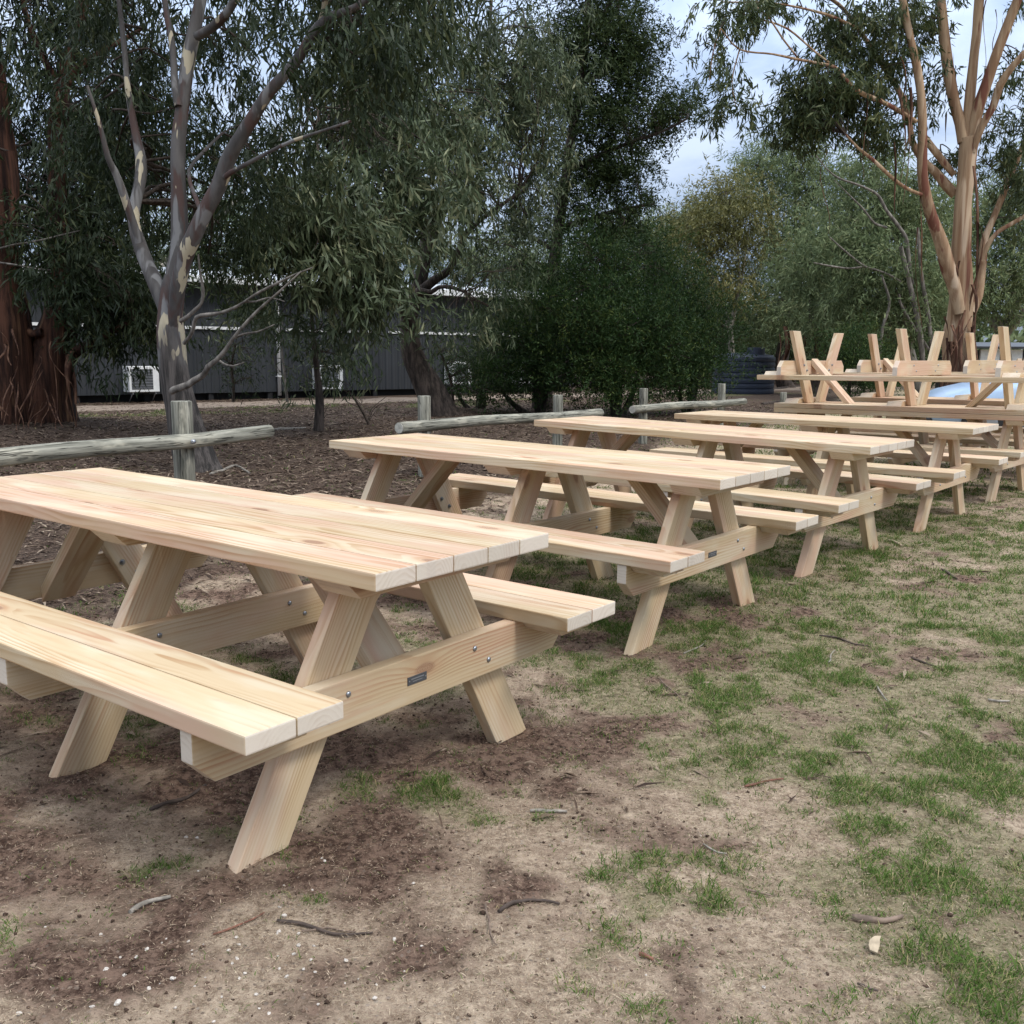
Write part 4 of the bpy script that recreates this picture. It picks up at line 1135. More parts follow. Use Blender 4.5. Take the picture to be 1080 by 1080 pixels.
t = backgum('gum_tree', 'hazy grey-green gum behind the wattle tree, left of the olive one', 715, 395, 38, 9,
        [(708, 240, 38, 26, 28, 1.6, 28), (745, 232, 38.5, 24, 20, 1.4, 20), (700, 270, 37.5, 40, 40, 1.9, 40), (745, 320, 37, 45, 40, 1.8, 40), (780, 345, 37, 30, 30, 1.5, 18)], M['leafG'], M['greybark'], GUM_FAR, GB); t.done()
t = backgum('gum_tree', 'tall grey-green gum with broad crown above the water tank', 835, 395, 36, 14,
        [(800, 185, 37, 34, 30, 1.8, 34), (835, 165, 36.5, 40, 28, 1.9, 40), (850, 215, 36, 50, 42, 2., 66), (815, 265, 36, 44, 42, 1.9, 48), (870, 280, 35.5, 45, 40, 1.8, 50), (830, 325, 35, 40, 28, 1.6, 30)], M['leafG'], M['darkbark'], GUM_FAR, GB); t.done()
t = backgum('gum_tree', 'grey-trunked gum with pale dead limbs left of the big orange gum', 972, 410, 26, 12,
        [(920, 190, 27, 38, 38, 1.5, 42), (955, 230, 26.5, 42, 42, 1.5, 50), (905, 260, 26, 42, 36, 1.5, 44), (945, 290, 25.5, 38, 32, 1.3, 36), (985, 300, 25.5, 28, 34, 1.2, 24), (900, 320, 25.5, 34, 26, 1.2, 22), (965, 340, 25, 40, 20, 1.1, 14)], M['leafG'], M['greybark'], GUM_FAR, GB)
for pl in ([(962, 300, 5.0), (958, 270, 4.3), (955, 250, 3.7), (945, 235, 3.7), (935, 222, 3.1), (925, 205, 2.5), (905, 195, 2.5), (885, 188, 1.9), (872, 178, 1.2), (860, 163, 1.2)], [(935, 240, 2.5), (922, 235, 2.5), (910, 220, 1.9), (895, 205, 1.2), (880, 190, 0.9)],
           [(950, 297, 1.9), (938, 290, 2.5), (925, 285, 1.9), (912, 281, 2.5), (900, 272, 1.9), (888, 262, 1.9), (875, 250, 1.2)], [(912, 281, 1.9), (895, 283, 1.9), (878, 281, 1.9), (858, 277, 1.2)], [(975, 400, 6.2), (970, 350, 5.6), (962, 310, 5.0), (950, 260, 4.3)],
           [(985, 400, 5.0), (980, 340, 4.3), (972, 290, 3.7), (968, 240, 3.1)], [(925, 400, 4.3), (930, 350, 3.7), (938, 320, 2.5), (930, 290, 1.9)], [(1000, 400, 3.1), (955, 330, 2.5), (948, 310, 1.9)]):
    t.pdead(pl, 24.3, -.3)
t.done()
t = backgum('gum_tree', 'dark green gum behind and right of the big orange trunk', 1062, 405, 30, 12,
        [(1050, 230, 30, 40, 40, 1.7, 44), (1085, 280, 29.5, 40, 40, 1.7, 44), (1048, 305, 29.5, 36, 30, 1.5, 32), (1095, 190, 30, 40, 40, 1.7, 34), (1010, 240, 31, 30, 40, 1.5, 28)], M['leafG'], M['greybark'], GUM_FAR, GB); t.done()
t = backgum('gum_tree', 'dark-trunked gum with hanging bark close beside the water tank', 862, 412, 29, 14,
        [(880, 245, 29, 35, 32, 1.5, 28), (850, 290, 29, 35, 32, 1.5, 30), (890, 330, 28.5, 35, 25, 1.4, 22), (855, 345, 28.5, 24, 18, 1., 10)], M['leafG'], M['darkbark'], GUM_FAR, GB)
t.strips([(at(u, random.uniform(340, 365), 28.4), at(u + random.uniform(-2, 4), random.uniform(385, 412), 28.2), random.uniform(.05, .16)) for u in (822, 828, 835, 842, 850, 858, 866, 874)], M['strip'])
t.done()
GS = 'gum trees standing behind the shed'
for (lab, u, y, bl) in (('gum behind the shed roof at the far left, seen through the stringybark leaves', 20, 32, [(40, 285, 32, 60, 28, 1.5, 24), (-60, 220, 32, 60, 60, 1.8, 40)]),
                        ('gum behind the shed roof, right of the forked grey trunk', 250, 34, [(230, 240, 34, 60, 45, 1.8, 44), (290, 265, 34, 60, 35, 1.7, 40), (180, 265, 34, 50, 40, 1.7, 34)]),
                        ('gum behind the shed roof, above the curved dark trunk', 440, 38, [(390, 250, 38, 55, 40, 1.9, 40), (450, 262, 38, 55, 32, 1.8, 36), (520, 268, 38, 50, 35, 1.8, 36)]),
                        ('gum showing low between the shed and the dark wattle tree', 590, 40, [(560, 285, 40, 45, 40, 1.9, 38), (620, 275, 40, 45, 45, 1.9, 44), (665, 255, 40, 30, 45, 1.8, 26)]),
                        ('tall gum behind the shed, its top filling between the smooth gum limbs', 110, 30, [(125, 175, 30, 30, 30, 1.4, 10), (140, 60, 30, 60, 40, 1.6, 14), (270, 150, 31, 50, 30, 1.5, 10), (340, 90, 31, 50, 50, 1.6, 14)])):
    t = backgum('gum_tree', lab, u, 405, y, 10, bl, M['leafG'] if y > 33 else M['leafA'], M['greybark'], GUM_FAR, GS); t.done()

# --- saplings
def sapling(label, pts, y, blobs, spec, lm, bm='darkbark', group=None):
    t = Tree('sapling', label, 'sapling', at(pts[0][0], pts[0][1], y), M[bm], M[lm], group)
    t.plimb(pts, y, k=8)
    if blobs: t.crown(blobs, spec)
    for k in range(9):
        u, v, w = pts[min(len(pts) - 1, 1 + k % (len(pts) - 1))]
        a = at(u, v, y); t.twig(a, a + np.array((random.uniform(-.5, .5), random.uniform(-.3, .3), random.uniform(.1, .5))), .006, .002)
    t.done()
SP = dict(nspr=4, sig=(.18, .18, .18), nleaf=9, twig=.25, llen=.10, lw=.018, droop=.35, spread=.5)
sapling('thin dark-stemmed sapling standing behind the far end of the second table', [(336, 470, 11), (336, 450, 10), (337, 420, 8), (334, 390, 6), (330, 350, 5), (328, 320, 4), (326, 285, 3)], 14., [(335, 345, 14, 30, 35, .5, 10), (350, 390, 14, 18, 20, .3, 4)], SP, 'leafA')
sapling('small leafy sapling in front of the shed wall, right of the grey forked trunk', [(246, 424, 3), (246, 405, 3), (244, 385, 2.5), (248, 365, 2)], 18., [(246, 388, 18, 26, 18, .4, 12), (250, 365, 18, 26, 18, .4, 12)], SP, 'leafA', 'twig')
sapling('pale thin sapling stems beside the white downpipe', [(303, 424, 3), (300, 395, 2.5), (297, 365, 2), (298, 335, 1.5)], 19., [(305, 390, 19, 16, 14, .3, 3), (295, 350, 19, 20, 20, .3, 4)], SP, 'leafA', 'deadwood')
sapling('low scrubby shrub at the foot of the curved dark tree', [(390, 455, 4), (388, 445, 3), (380, 430, 2.5), (372, 418, 2)], 15.5, [(385, 440, 15.5, 24, 10, .4, 5)], SP, 'leafA', 'twig')
sapling('spindly leafy sapling under the right side of the weeping gum', [(478, 428, 3), (476, 405, 3), (470, 385, 2.5), (462, 365, 2)], 19.5, [(470, 370, 19.5, 30, 16, .5, 14), (500, 385, 19.5, 26, 14, .5, 8), (515, 420, 18.5, 35, 14, .6, 16)], SP, 'leafD', 'twig')

# distant woodland all round the paddock: reads as one mass
cen = []
for k in range(1500):
    a_ = random.uniform(0, 2 * math.pi)
    rr = random.uniform(62, 95)
    x_, y_ = math.sin(a_) * rr, 8 + math.cos(a_) * rr
    if -30 < math.degrees(a_ if a_ < math.pi else a_ - 2 * math.pi) < 40: x_ *= .9
    cen.append((x_, y_, random.uniform(.6, 5.2 + 1.5 * math.sin(a_ * 9))))
V1, R1 = leaves(np.array(cen), 7, (1.6, 1.6, 1.), 8, .8, .8, .42, .2, .6)
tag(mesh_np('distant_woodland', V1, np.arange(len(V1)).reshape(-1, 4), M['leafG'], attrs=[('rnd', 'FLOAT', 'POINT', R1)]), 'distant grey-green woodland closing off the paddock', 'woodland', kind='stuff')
# understorey between the bushes and the big gum
cen = []
for k in range(260):
    u = random.uniform(640, 1025); y = random.uniform(38, 48)
    p = at(u, random.uniform(318, 392), y); cen.append(p)
V1, R1 = leaves(np.array(cen), 8, (.9, .7, .6), 9, .5, .34, .12, .25, .6)
tag(mesh_np('understorey', V1, np.arange(len(V1)).reshape(-1, 4), M['leafE'], attrs=[('rnd', 'FLOAT', 'POINT', R1)]), 'dark scrubby undergrowth between the trunks beyond the paddock', 'undergrowth', kind='stuff')
#@@PART3
# ------------------------------------------------------------------ shed
def corrugated(name, col, col2, rough=.45):
    m, nt, b, out = newmat(name)
    n = N(nt)
    tc = n('ShaderNodeTexCoord').outputs['Object']
    f = n.noise(n.vm('MULTIPLY', tc, (1.2, 1.2, .35)), 1.5, 5., .6)
    nt.links.new(n.mix(n.ramp(f, .3, .7), col, col2), b.inputs['Base Color'])
    b.inputs['Roughness'].default_value = rough
    b.inputs['Metallic'].default_value = .15
    return m
M['shed'] = corrugated('charcoal_steel_cladding', (.029, .032, .036), (.040, .044, .049))
M['roof'] = corrugated('pale_steel_roof', (.42, .45, .48), (.56, .58, .60), .4)
M['white'] = simple('white_painted_metal', (.68, .69, .68), .5, var=.08)
M['dark'] = simple('underfloor_shade', (.012, .012, .013), .8)
M['grille'] = simple('dark_grille', (.07, .075, .08), .6)
M['glass'] = simple('dark_window_glass', (.03, .035, .04), .08, 0, .8)
A_, B_ = np.array((-9.6, 21.)), np.array((-3.7, 26.))
wd = (B_ - A_) / np.linalg.norm(B_ - A_)
wn = np.array((wd[1], -wd[0]))          # towards the camera
ang = math.atan2(wd[1], wd[0])
s0, s1 = -7.5, 15.
gz0 = .16
shed = empty('shed', (A_[0], A_[1], gz0), (0, 0, ang))
tag(shed, 'long dark grey corrugated shed with pale roof behind the trees on the left', 'shed')
# local axes: x along wall, y = away from camera is +  (normal towards the camera is -y)
prof = []
x = s0
k = 0
while x < s1:
    prof.append((x, 0.)); prof.append((x + .055, 0.)); prof.append((x + .075, -.022)); prof.append((x + .125, -.022)); prof.append((x + .145, 0.))
    x += .2
V, F = [], []
for (a, b) in prof:
    V += [(a, b, .14), (a, b, 2.72)]
for q in range(len(prof) - 1): F.append((2 * q, 2 * q + 2, 2 * q + 3, 2 * q + 1))
mb = MB(); mb.add(V, F)
mb.box(s0, s1, .03, .12, .14, 2.72)
mb.box(s0, s0 + .1, .125, 6., .14, 2.72); mb.box(s1 - .1, s1, .125, 6., .14, 2.72); mb.box(s0, s1, 6.005, 6.1, .14, 2.72)
mb.build('wall', M['shed'], shed)
mb = MB(); mb.box(s0 + .05, s1 - .05, .16, 5.9, -.2, .135)  # near-black block painted in as the shade of the gap below the wall
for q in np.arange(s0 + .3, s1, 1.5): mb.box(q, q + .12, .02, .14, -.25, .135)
mb.build('stumps_and_gap_shade', M['dark'], shed)
mb = MB()
mb.prism([(s0 - .3, -.35), (s1 + .3, -.35), (s1 + .3, 3.0), (s0 - .3, 3.0)], .05, Matrix.Translation((0, 0, 2.80)) @ Matrix.Rotation(R(7), 4, 'X'), 0)
mb.prism([(s0 - .3, 3.0), (s1 + .3, 3.0), (s1 + .3, 6.4), (s0 - .3, 6.4)], .05, Matrix.Translation((0, .37 - .02, 3.53)) @ Matrix.Rotation(R(-7), 4, 'X'), 0)
rf = mb.build('roof', M['roof'], shed)
mb = MB()
mb.box(s0 - .3, s1 + .3, -.47, -.362, 2.62, 2.78, .01)
mb.build('gutter', M['white'], shed)
q = s0
while q < s1 - 1.2:
    w_ = random.uniform(.9, 2.6)
    mb = MB(); mb.box(q, min(q + w_, s1), -.06, -.026, 1.60, 1.665)
    mb.build('flashing', M['white'], shed)
    q += w_ + random.choice([.05, .05, .4, 1.2])
def onwall(u):
    d = ray(u, 400)
    # intersect vertical wall plane
    k = ((A_ - 0) @ wn) / (d[:2] @ wn)
    p = d[:2] * k
    return float((p - A_) @ wd), p
sx, p_ = onwall(293)
mb = MB()
pts = [(sx, -.4, 2.62), (sx, -.36, 2.5), (sx, -.10, 2.3), (sx, -.075, 2.15), (sx, -.075, .05)]
mb.tube(pts, .045, 10)
for zz in (.5, 1.4): mb.box(sx - .065, sx + .065, -.125, -.024, zz, zz + .025)
mb.build('downpipe', M['white'], shed)
sx, p_ = onwall(60.5)
mb = MB(); mb.tube([(sx, -.09, -.05), (sx, -.09, .62), (sx, -.06, .70)], .055, 10)
mb.build('vent_pipe', M['white'], shed)
# air conditioners
for (u, v0, v1, w, lab) in ((145, 386, 413, .66, 'white boxy air conditioner on the shed wall, left of the grey forked trunk'),
                            (341, 385, 410, .66, 'white boxy air conditioner on the shed wall behind the thin dark sapling'),
                            (478, 381, 405, .68, 'white boxy air conditioner on the shed wall right of the curved dark trunk'),
                            (548, 381, 404, .66, 'white boxy air conditioner on the shed wall, half hidden by the dark bush')):
    sx, p_ = onwall(u)
    dist = p_[1]
    zt_ = at(u, v0, dist)[2]; zb_ = at(u, v1, dist)[2]
    p3 = np.array((A_[0], A_[1])) + wd * sx
    ac = empty('air_conditioner', (p3[0], p3[1], zb_), (0, 0, ang))
    tag(ac, lab, 'air conditioner', 'air conditioners on the shed wall')
    h_ = zt_ - zb_
    d_ = .42
    mb = MB(); mb.box(-w / 2, w / 2, -d_, -.03, 0, h_, .012)
    mb.build('casing', M['white'], ac)
    mb = MB(); mb.box(-w / 2 + .05, w / 2 - .14, -d_ - .006, -d_ + .02, .06, h_ - .06, .004)
    g_ = mb.build('grille', M['grille'], ac)
    mb = MB()
    for q in range(7): mb.box(-w / 2 + .055, w / 2 - .145, -d_ - .010, -d_ - .0065, .08 + q * (h_ - .14) / 7, .08 + q * (h_ - .14) / 7 + .012)
    mb.build('louvre', M['bolt'], g_)
    mb = MB()
    for sgn in (-1, 1):
        mb.box(sgn * (w / 2 - .08) - .015, sgn * (w / 2 - .08) + .015, -d_ + .02, -.03, -.045, -.003)
        mb.tube([(sgn * (w / 2 - .08), -d_ + .06, -.03), (sgn * (w / 2 - .08), -.035, -.30)], .012, 6)
    mb.build('bracket', M['bolt'], ac)
# small red and white sign
sx, p_ = onwall(39)
zc = at(39, 357, p_[1])[2]
mb = MB(); mb.box(-.07, .07, -.06, -.035, -.10, .10, .003)
M['red'] = simple('red_sign_paint', (.45, .03, .045), .5)
sg = mb.build('wall_sign', M['red']); p3 = A_ + wd * sx
sg.location = (p3[0], p3[1], zc); sg.rotation_euler = (0, 0, ang)
tag(sg, 'tiny red and white sign on the shed wall between the stringybark trunks', 'sign')
mb = MB(); mb.prism([(-.035, -.05), (.02, -.07), (.045, .03), (.0, .07)], .004, Matrix.Translation((0, -.0635, 0)) @ Matrix(((1, 0, 0, 0), (0, 0, -1, 0), (0, 1, 0, 0), (0, 0, 0, 1))), 0)
mb.build('sign_panel', M['white'], sg)

# ------------------------------------------------------------------ water tank
M['tank'] = simple('dark_blue_plastic', (.028, .036, .058), .5, var=.1)
p = at(783, 414, 30.)
r_ = 31 * 30 / FPX
tk = empty('water_tank', (p[0], p[1], float(hgt(p[0], p[1]))))
tag(tk, 'dark blue ribbed round water tank behind the right-hand bush', 'water tank')
zt_ = at(783, 376, 30.)[2] - tk.location[2]
mb = MB()
pts, rad = [(0, 0, -.05)], [r_]
nb = 7
for q in range(nb):
    z0 = zt_ * q / nb
    for f_, dr in ((.0, 0), (.12, .025), (.5, .03), (.88, .025)):
        pts.append((0, 0, z0 + f_ * zt_ / nb)); rad.append(r_ + dr)
pts += [(0, 0, zt_), (0, 0, zt_ + .04), (0, 0, zt_ + .10), (0, 0, zt_ + .12)]; rad += [r_, r_ * .97, r_ * .45, r_ * .2]
mb.tube(pts, rad, 40, smooth=False)
mb.build('tank_shell', M['tank'], tk)
mb = MB(); mb.tube([(.24, -.45, zt_ + .02), (.24, -.45, zt_ + .26), (.24, -.45, zt_ + .265)], [.26, .26, .22], 20, smooth=False)
mb.build('tank_lid', M['tank'], tk)

# white hut glimpsed far right
hw = empty('white_hut', tuple(at(1060, 400, 34.)))
tag(hw, 'small white hut glimpsed through the trunks at the right edge', 'hut')
hw.location[2] = .1
mb = MB()
for (u0, u1) in ((1034, 1042), (1043.5, 1054), (1066, 1078), (1082, 1100)):
    a, b = at(u0, 380, 34.)[0] - hw.location[0], at(u1, 380, 34.)[0] - hw.location[0]
    mb.box(a, b, 0, .1, 0, 1.42)
mb.build('wall', M['white'], hw)
mb = MB(); mb.box(-1.1, 1.8, .12, 3., 0, 1.40)
mb.build('inner_wall', M['shed'], hw)
mb = MB(); mb.prism([(-1.4, -.3), (2.1, -.3), (2.1, 3.3), (-1.4, 3.3)], .08, Matrix.Translation((0, 0, 1.50)) @ Matrix.Rotation(R(3), 4, 'X'), .01)
mb.build('roof', M['shed'], hw)

# ------------------------------------------------------------------ parked car behind the stacked tables
M['carpaint'] = simple('light_blue_car_paint', (.36, .49, .66), .28, 0., .6, var=.03)
M['tyre'] = simple('black_rubber', (.018, .018, .018), .8)
M['trim'] = simple('black_trim', (.02, .021, .023), .5)
M['lamp'] = simple('clear_lamp_glass', (.55, .58, .6), .12, 0., .8)
nose = at(975, 424, 15.5)
car = empty('parked_car', (nose[0], nose[1] + .1, float(hgt(nose[0], nose[1]))), (0, 0, R(-12)))
tag(car, 'light blue parked car whose bonnet shows behind the upside-down tables', 'car')
# stations along x from the nose: (x, half width, z sill, z shoulder, z top)
sts = [(0., .60, .34, .50, .56), (.06, .74, .24, .56, .66), (.25, .82, .22, .66, .76), (.6, .85, .22, .74, .85), (1.05, .86, .22, .82, .93), (1.35, .87, .22, .86, .96), (2.0, .88, .22, .88, .97), (3.0, .88, .22, .90, .98), (3.7, .86, .24, .90, .97), (4.0, .80, .30, .84, .92), (4.12, .70, .40, .76, .82)]
V, F = [], []
def sect(x, w, zs, zh, zt):
    half = [(0, zs), (w * .80, zs), (w * .97, zs + .06), (w, zs + (zh - zs) * .5), (w * .985, zh - .05), (w * .94, zh + .01), (w * .80, zh + (zt - zh) * .55), (w * .4, zh + (zt - zh) * .93), (0, zt)]
    ring = [(x, -a, b) for a, b in half] + [(x, a, b) for a, b in half[-2:0:-1]]
    return ring
for s_ in sts: V += sect(*s_)
k = 16
for q in range(len(sts) - 1):
    for j_ in range(k): F.append((q * k + j_, (q + 1) * k + j_, (q + 1) * k + (j_ + 1) % k, q * k + (j_ + 1) % k))
F += [tuple(range(k)), tuple(range((len(sts) - 1) * k, len(sts) * k))[::-1]]
mb = MB(); mb.add(V, F, smooth=True)
body = mb.build('body', M['carpaint'], car)
def cabin(st, name, mat):
    V, F = [], []
    for (x, zb, wb, wt, zt) in st:
        V += [(x, -wb, zb), (x, -wt, zt), (x, wt, zt), (x, wb, zb)]
    for q in range(len(st) - 1):
        for j_ in range(4): F.append((q * 4 + j_, q * 4 + (j_ + 1) % 4, (q + 1) * 4 + (j_ + 1) % 4, (q + 1) * 4 + j_))
    F += [(0, 3, 2, 1), tuple(range(len(V) - 4, len(V)))]
    mb = MB(); mb.add(V, F); return mb.build(name, mat, car)
cabin([(1.18, .90, .74, .73, .915), (1.95, .93, .77, .60, 1.36), (3.2, .93, .77, .60, 1.38), (3.85, .92, .72, .66, .96)], 'windows', M['glass'])
cabin([(1.86, 1.345, .63, .58, 1.385), (2.3, 1.36, .63, .58, 1.44), (3.0, 1.36, .63, .58, 1.45), (3.34, 1.34, .62, .56, 1.38)], 'roof', M['carpaint'])
for sgn in (-1, 1):
    for x0 in (.72, 3.25):
        wh = MB(); wh.tube([(x0, sgn * .70, .30), (x0, sgn * .72, .30), (x0, sgn * .86, .30), (x0, sgn * .885, .30)], [.27, .30, .30, .26], 24, smooth=False)
        wo = wh.build('wheel', M['tyre'], car)
        rm = MB(); rm.tube([(x0, sgn * .886, .30), (x0, sgn * .894, .30)], [.19, .17], 16, smooth=False); rm.build('rim', M['bolt'], wo)
    hl = MB(); hl.box(.015, .17, sgn * .62 - .12, sgn * .62 + .12, .545, .645, .03); hl.build('headlight', M['lamp'], car)
    mi = MB(); mi.box(1.42, 1.58, sgn * .93 - .08, sgn * .93 + .08, .95, 1.07, .03); mi.build('mirror', M['carpaint'], car)
mb = MB(); mb.box(-.03, .03, -.42, .42, .36, .50, .02); mb.build('radiator_grille', M['trim'], car)
mb = MB(); mb.box(-.05, .12, -.66, .66, .24, .345, .03); mb.build('bumper', M['trim'], car)

# ------------------------------------------------------------------ fallen sticks, bark and stones
def stick(name, label, cat, uv, w, mat, lift=.006, kink=.0, group=None):
    pts = []
    for (u, v) in uv:
        p = gpt(u, v); p[2] = float(gz(np.array([p[0]]), np.array([p[1]]))[0]) + lift; pts.append(p)
    c = np.mean(pts, 0)
    mid = []
    for q in range(len(pts) - 1):
        mid += [pts[q], pts[q] * .5 + pts[q + 1] * .5 + np.array((random.uniform(-1, 1), random.uniform(-1, 1), 0)) * .06 * np.linalg.norm(pts[q + 1] - pts[q])]
    mid.append(pts[-1])
    rad = np.linspace(w * .5, w * .28, len(mid)); rad[0] *= .7
    P, r = smooth_path([m - c for m in mid], rad, .02)
    mb = MB(); mb.tube(P, r, 7, wob=.3, seed=int(uv[0][0]) % 40)
    o = mb.build(name, mat); o.location = c
    tag(o, label, cat, group)
M['palewood'] = simple('bare_pale_wood', (.36, .29, .20), .8, var=.2, scale=40)
M['redbark'] = simple('reddish_bark', (.17, .075, .048), .8, var=.35, scale=40)
M['brownbark'] = simple('brown_bark', (.16, .115, .085), .8, var=.35, scale=40)
M['darktwig'] = simple('dark_twig_wood', (.065, .047, .037), .85, var=.3, scale=40)
M['greystick'] = simple('grey_weathered_stick', (.25, .225, .19), .9, spec=.1, var=.35, scale=50)
S_ = 'stick'
stick('stick', 'grey weathered stick on the soil near the lower left corner', S_, [(137, 961), (152, 952), (180, 946)], .014, M['greystick'])
stick('twig', 'thin red-brown twig in front of the nearest table leg', 'twig', [(225, 987), (252, 977), (279, 964)], .006, M['redbark'])
stick('fallen_branch', 'brown broken branch lying below the nearest table leg', S_, [(292, 973), (320, 977), (352, 985), (394, 985)], .010, M['darktwig'])
stick('twig', 'short brown offshoot beside the broken branch at the bottom left', 'twig', [(318, 984), (345, 979), (375, 983)], .006, M['brownbark'])
stick('bark_curl', 'curved dark bark strip on the pale dirt in the lower middle', 'bark', [(526, 966), (541, 956), (557, 949), (574, 949), (590, 952)], .011, M['darktwig'])
stick('stick', 'short whitish stick in the middle of the bare dirt', S_, [(559, 857), (580, 857.5), (598, 858)], .013, M['greystick'])
stick('twig', 'upright-lying brown twig left of the curved bark strip', 'twig', [(512, 958), (516, 974), (522, 1000)], .006, M['brownbark'])
stick('stick', 'reddish stick lying on the green grass right of centre', S_, [(785, 832), (803, 828), (826, 824)], .009, M['redbark'])
stick('stick', 'dark forked stick on the grass beyond the second table leg', S_, [(864, 671), (882, 673), (900, 679), (918, 682)], .010, M['darktwig'])
stick('twig', 'thin grey twig just right of the second table foot', 'twig', [(721, 690), (732, 685), (744, 677)], .009, M['greystick'])
stick('twig', 'short pale twig standing out of the grass near the forked stick', 'twig', [(874, 700), (876, 693), (880, 687)], .009, M['greystick'])
stick('stick', 'dark stick on the bare patch at the right', S_, [(961, 695), (976, 700), (995, 708)], .012, M['darktwig'])
stick('twig', 'thin straight twig below the dark soil patch by the second table', 'twig', [(696, 720), (708, 729), (719, 740)], .007, M['brownbark'])
stick('twig', 'pale bent twig on the grass at the right', 'twig', [(925, 724), (930, 732), (937, 742)], .009, M['greystick'])
stick('wood_chip', 'pale splinter of wood beyond the third table leg', 'wood chip', [(938, 571), (944, 573), (951, 577)], .026, M['palewood'])
stick('stick', 'dark stick on the bare dirt near the right edge, below the last tables', S_, [(993, 602), (1000, 606), (1009, 612)], .020, M['darktwig'])
stick('stick', 'grey stick near the right edge of the picture', S_, [(1042, 739), (1053, 741), (1065, 741)], .010, M['greystick'])
stick('fallen_branch', 'dark crooked branch on the soil under the nearest table', S_, [(158, 856), (175, 851), (196, 842), (217, 829)], .014, M['darktwig'])
stick('bark_piece', 'broad pinkish-brown curl of bark on the grass at lower right', 'bark', [(899, 970), (915, 974), (932, 975), (951, 970)], .020, M['brownbark'])
stick('bark_chip', 'small red bark chip on the dirt at the bottom', 'bark', [(674, 1011), (681, 1013), (689, 1016)], .012, M['redbark'])
stick('twig', 'brown twig lying across the dirt below the middle', 'twig', [(786, 938), (800, 942), (815, 946)], .006, M['brownbark'])
stick('twig', 'thin twig over the dark soil right of the lower middle', 'twig', [(742, 890), (755, 901), (766, 904)], .006, M['greystick'])
stick('twig', 'small dark twig at the bottom right', 'twig', [(904, 1040), (916, 1046), (926, 1048)], .007, M['darktwig'])
stick('dead_stick', 'bleached bent stick on the litter behind the nearest table', S_, [(222, 500), (234, 497), (247, 492), (256, 495), (263, 500)], .035, M['greystick'])
stick('fallen_log', 'pale thin log lying on the litter left of the dark sapling', 'log', [(287, 454), (305, 453), (322, 452)], .07, M['greystick'])
for (u, v, lab) in ((848, 408, 'grey dead log on the ground beside the lone fence post'), (838, 424, 'long dark log lying right of the lone fence post')):
    stick('fallen_log', lab, 'log', [(u - 34, v + 3), (u - 10, v), (u + 30, v - 2)], .12, M['darkbark'])
# pale wood chip lying flat
p = gpt(921, 1002)
mb = MB()
mb.prism([(-.012, -.024), (.006, -.030), (.014, -.006), (.018, .020), (.022, .030), (.004, .026), (-.010, .010), (-.014, -.008)], .006, Matrix.Rotation(R(10), 4, 'X'), .001)
o = mb.build('wood_chip', M['palewood']); o.location = (p[0], p[1], p[2] + .014); o.rotation_euler = (R(6), R(4), R(-12)); o.scale = (.8, .8, .8)
tag(o, 'cream curved chip of wood on the grass below the bark curl, lower right', 'wood chip')
# white pebbles
base_me = []
for q in range(5):
    bm = bmesh.new(); bmesh.ops.create_icosphere(bm, subdivisions=2, radius=1)
    for v in bm.verts:
        c = v.co
        f_ = 1 + .9 * float(vnoise(np.array(c.x * 1.5 + q * 5), np.array(c.y * 1.5 + c.z * 1.9), q)) - .45
        v.co = Vector((c.x * f_ * 1.15, c.y * f_ * .9, c.z * f_ * .7))
    me = bpy.data.meshes.new('pebble'); bm.to_mesh(me); bm.free(); base_me.append(me)
M['quartz'] = simple('white_quartz', (.50, .455, .40), .85, spec=.1, var=.25, scale=2)
for me in base_me: me.materials.append(M['quartz'])
spots = [(197, 884, 5), (95 + 113, 885, 5), (300, 966, 7), (98, 1062, 8), (124, 1061, 8), (157, 1046, 6), (183, 1037, 6), (20, 1070, 6), (250, 1008, 5), (302, 1029, 5), (310, 1004, 5), (332, 1023, 4), (436, 932, 4), (245, 1013, 5), (395, 1055, 6), (284, 1066, 5), (91, 1021, 5), (112, 1021, 5), (295, 957, 4), (342, 912, 4), (806, 1040, 5), (623, 981, 4), (110, 1022, 4)]
pr_ = random.Random(3)
for q in range(46):
    a_, b_ = pr_.gauss(0, 1), pr_.gauss(0, 1)
    spots.append((265 + 85 * a_, 1018 + 34 * b_, pr_.uniform(2.2, 5)))
for q in range(14): spots.append((pr_.uniform(20, 1050), pr_.uniform(860, 1070), pr_.uniform(2, 3.4)))
for q, (u, v, d) in enumerate(spots):
    if not (0 < u < 1080 and v < 1078): continue
    p = gpt(u, v); dist = p[1]
    o = bpy.data.objects.new('pebble', base_me[q % 5]); C.objects.link(o)
    r0 = d * .5 * dist / FPX * .95
    o.location = (p[0], p[1], float(gz(np.array([p[0]]), np.array([p[1]]))[0]) + r0 * .3)
    o.scale = (r0, r0, r0); o.rotation_euler = (pr_.uniform(-.4, .4), pr_.uniform(-.4, .4), pr_.uniform(0, 6))
    tag(o, 'small white quartz pebble scattered on the bare ground', 'pebble', 'white pebbles on the ground')

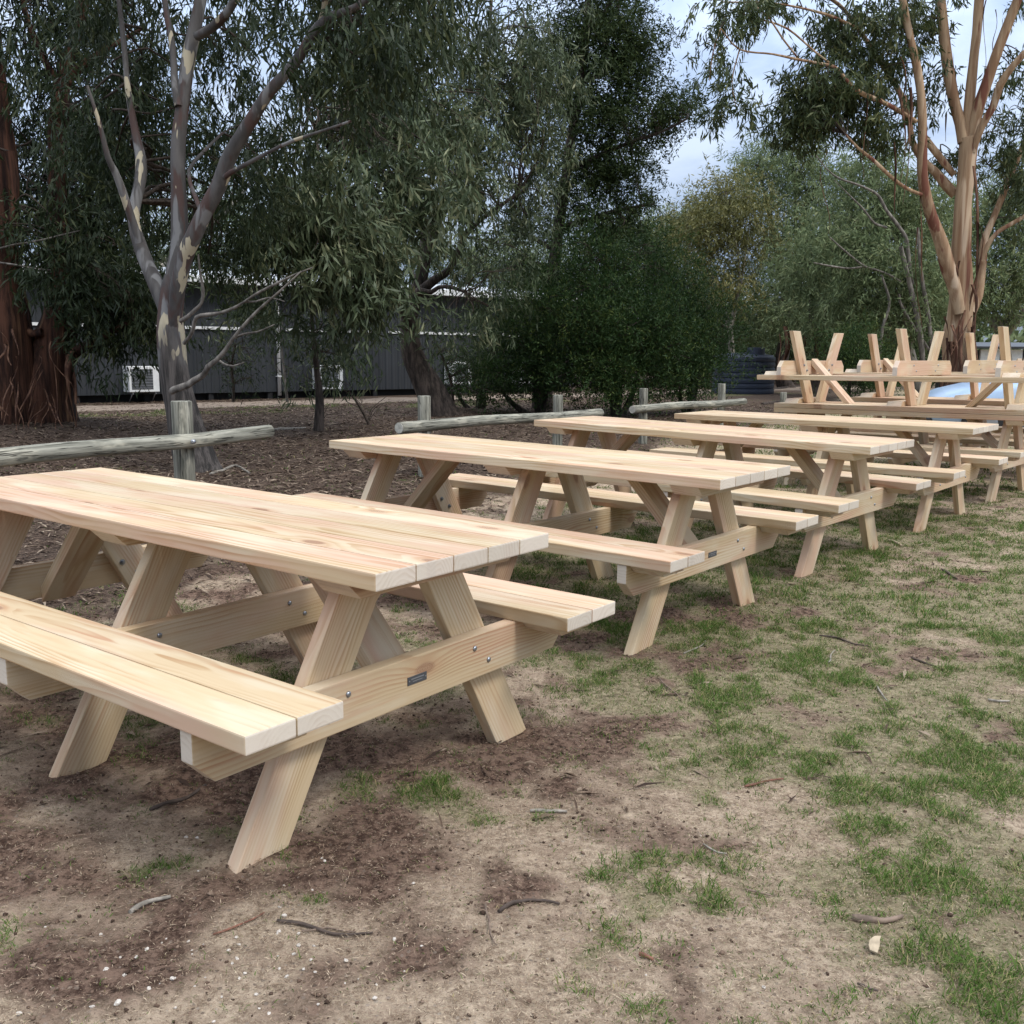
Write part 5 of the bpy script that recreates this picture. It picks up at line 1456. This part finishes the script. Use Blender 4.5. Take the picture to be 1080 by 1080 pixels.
# ------------------------------------------------------------------ sky, sun, camera
SUN_EL, SUN_AZ = R(52), R(128)      # azimuth measured clockwise from +Y (camera forward)
w = bpy.data.worlds.new('World'); bpy.context.scene.world = w
w.use_nodes = True
nt = w.node_tree
n = N(nt)
bg = nt.nodes['Background']
sky = n('ShaderNodeTexSky', sky_type='NISHITA')
sky.sun_disc = False; sky.sun_elevation = SUN_EL; sky.sun_rotation = SUN_AZ
tc = n('ShaderNodeTexCoord').outputs['Generated']
sep = n('ShaderNodeSeparateXYZ', {0: tc})
zz = n.math('MAXIMUM', sep.outputs[2], .04)
pv = n('ShaderNodeCombineXYZ', {0: n.math('DIVIDE', sep.outputs[0], n.math('ADD', zz, .25)), 1: n.math('DIVIDE', sep.outputs[1], n.math('ADD', zz, .25)), 2: 0.}).outputs[0]
c1 = n.noise(pv, 2.6, 6., .55, .3)
c2 = n.noise(pv, 6.5, 5., .6)
f = n.math('ADD', n.math('MULTIPLY', c1, .75), n.math('MULTIPLY', c2, .25))
cloud = n.mix(n.ramp(f, .36, .64), (2.5, 3.25, 4.7), (4.3, 5.0, 6.2))
cloud = n.mix(n.ramp(sep.outputs[2], .30, .62), cloud, (3.95, 4.2, 4.65))
# an overcast dome is brighter overhead
up = n.math('ADD', .62, n.math('MULTIPLY', n.math('MAXIMUM', sep.outputs[2], 0.), 4.3))
cloud = n.mix(1., cloud, n('ShaderNodeCombineColor', {0: up, 1: up, 2: up}).outputs[0], 'MULTIPLY')
nt.links.new(n.mix(.86, sky.outputs[0], cloud), bg.inputs[0])
bg.inputs[1].default_value = .1
sun = bpy.data.lights.new('sun', 'SUN'); sun.energy = 1.5; sun.angle = R(14); sun.color = (1., .955, .89)
so = bpy.data.objects.new('sun', sun); C.objects.link(so)
sd_ = Vector((math.sin(SUN_AZ) * math.cos(SUN_EL), math.cos(SUN_AZ) * math.cos(SUN_EL), math.sin(SUN_EL)))
so.rotation_euler = sd_.to_track_quat('Z', 'Y').to_euler()
so.location = (6, -4, 12)

cam = bpy.data.cameras.new('camera')
cam.sensor_fit = 'HORIZONTAL'; cam.sensor_width = 36.; cam.lens = 36. * FPX / 1080.
cam.clip_start = .05; cam.clip_end = 2000
co = bpy.data.objects.new('camera', cam); C.objects.link(co)
rx = Vector((cr, -sr * sp_ * 1., sr * cp)); rx = Vector((cr, sr * -sp_, sr * cp))
upv = Vector((-sr, cr * -sp_, cr * cp))
fw = Vector((0, cp, sp_))
co.matrix_world = Matrix(((rx.x, upv.x, -fw.x, 0), (rx.y, upv.y, -fw.y, 0), (rx.z, upv.z, -fw.z, CH), (0, 0, 0, 1)))
sc = bpy.context.scene
sc.camera = co
sc.view_settings.view_transform = 'Standard'
sc.view_settings.look = 'None'
sc.view_settings.exposure = .42
sc.view_settings.gamma = 1.
sc.cycles.max_bounces = 6
sc.cycles.transparent_max_bounces = 4
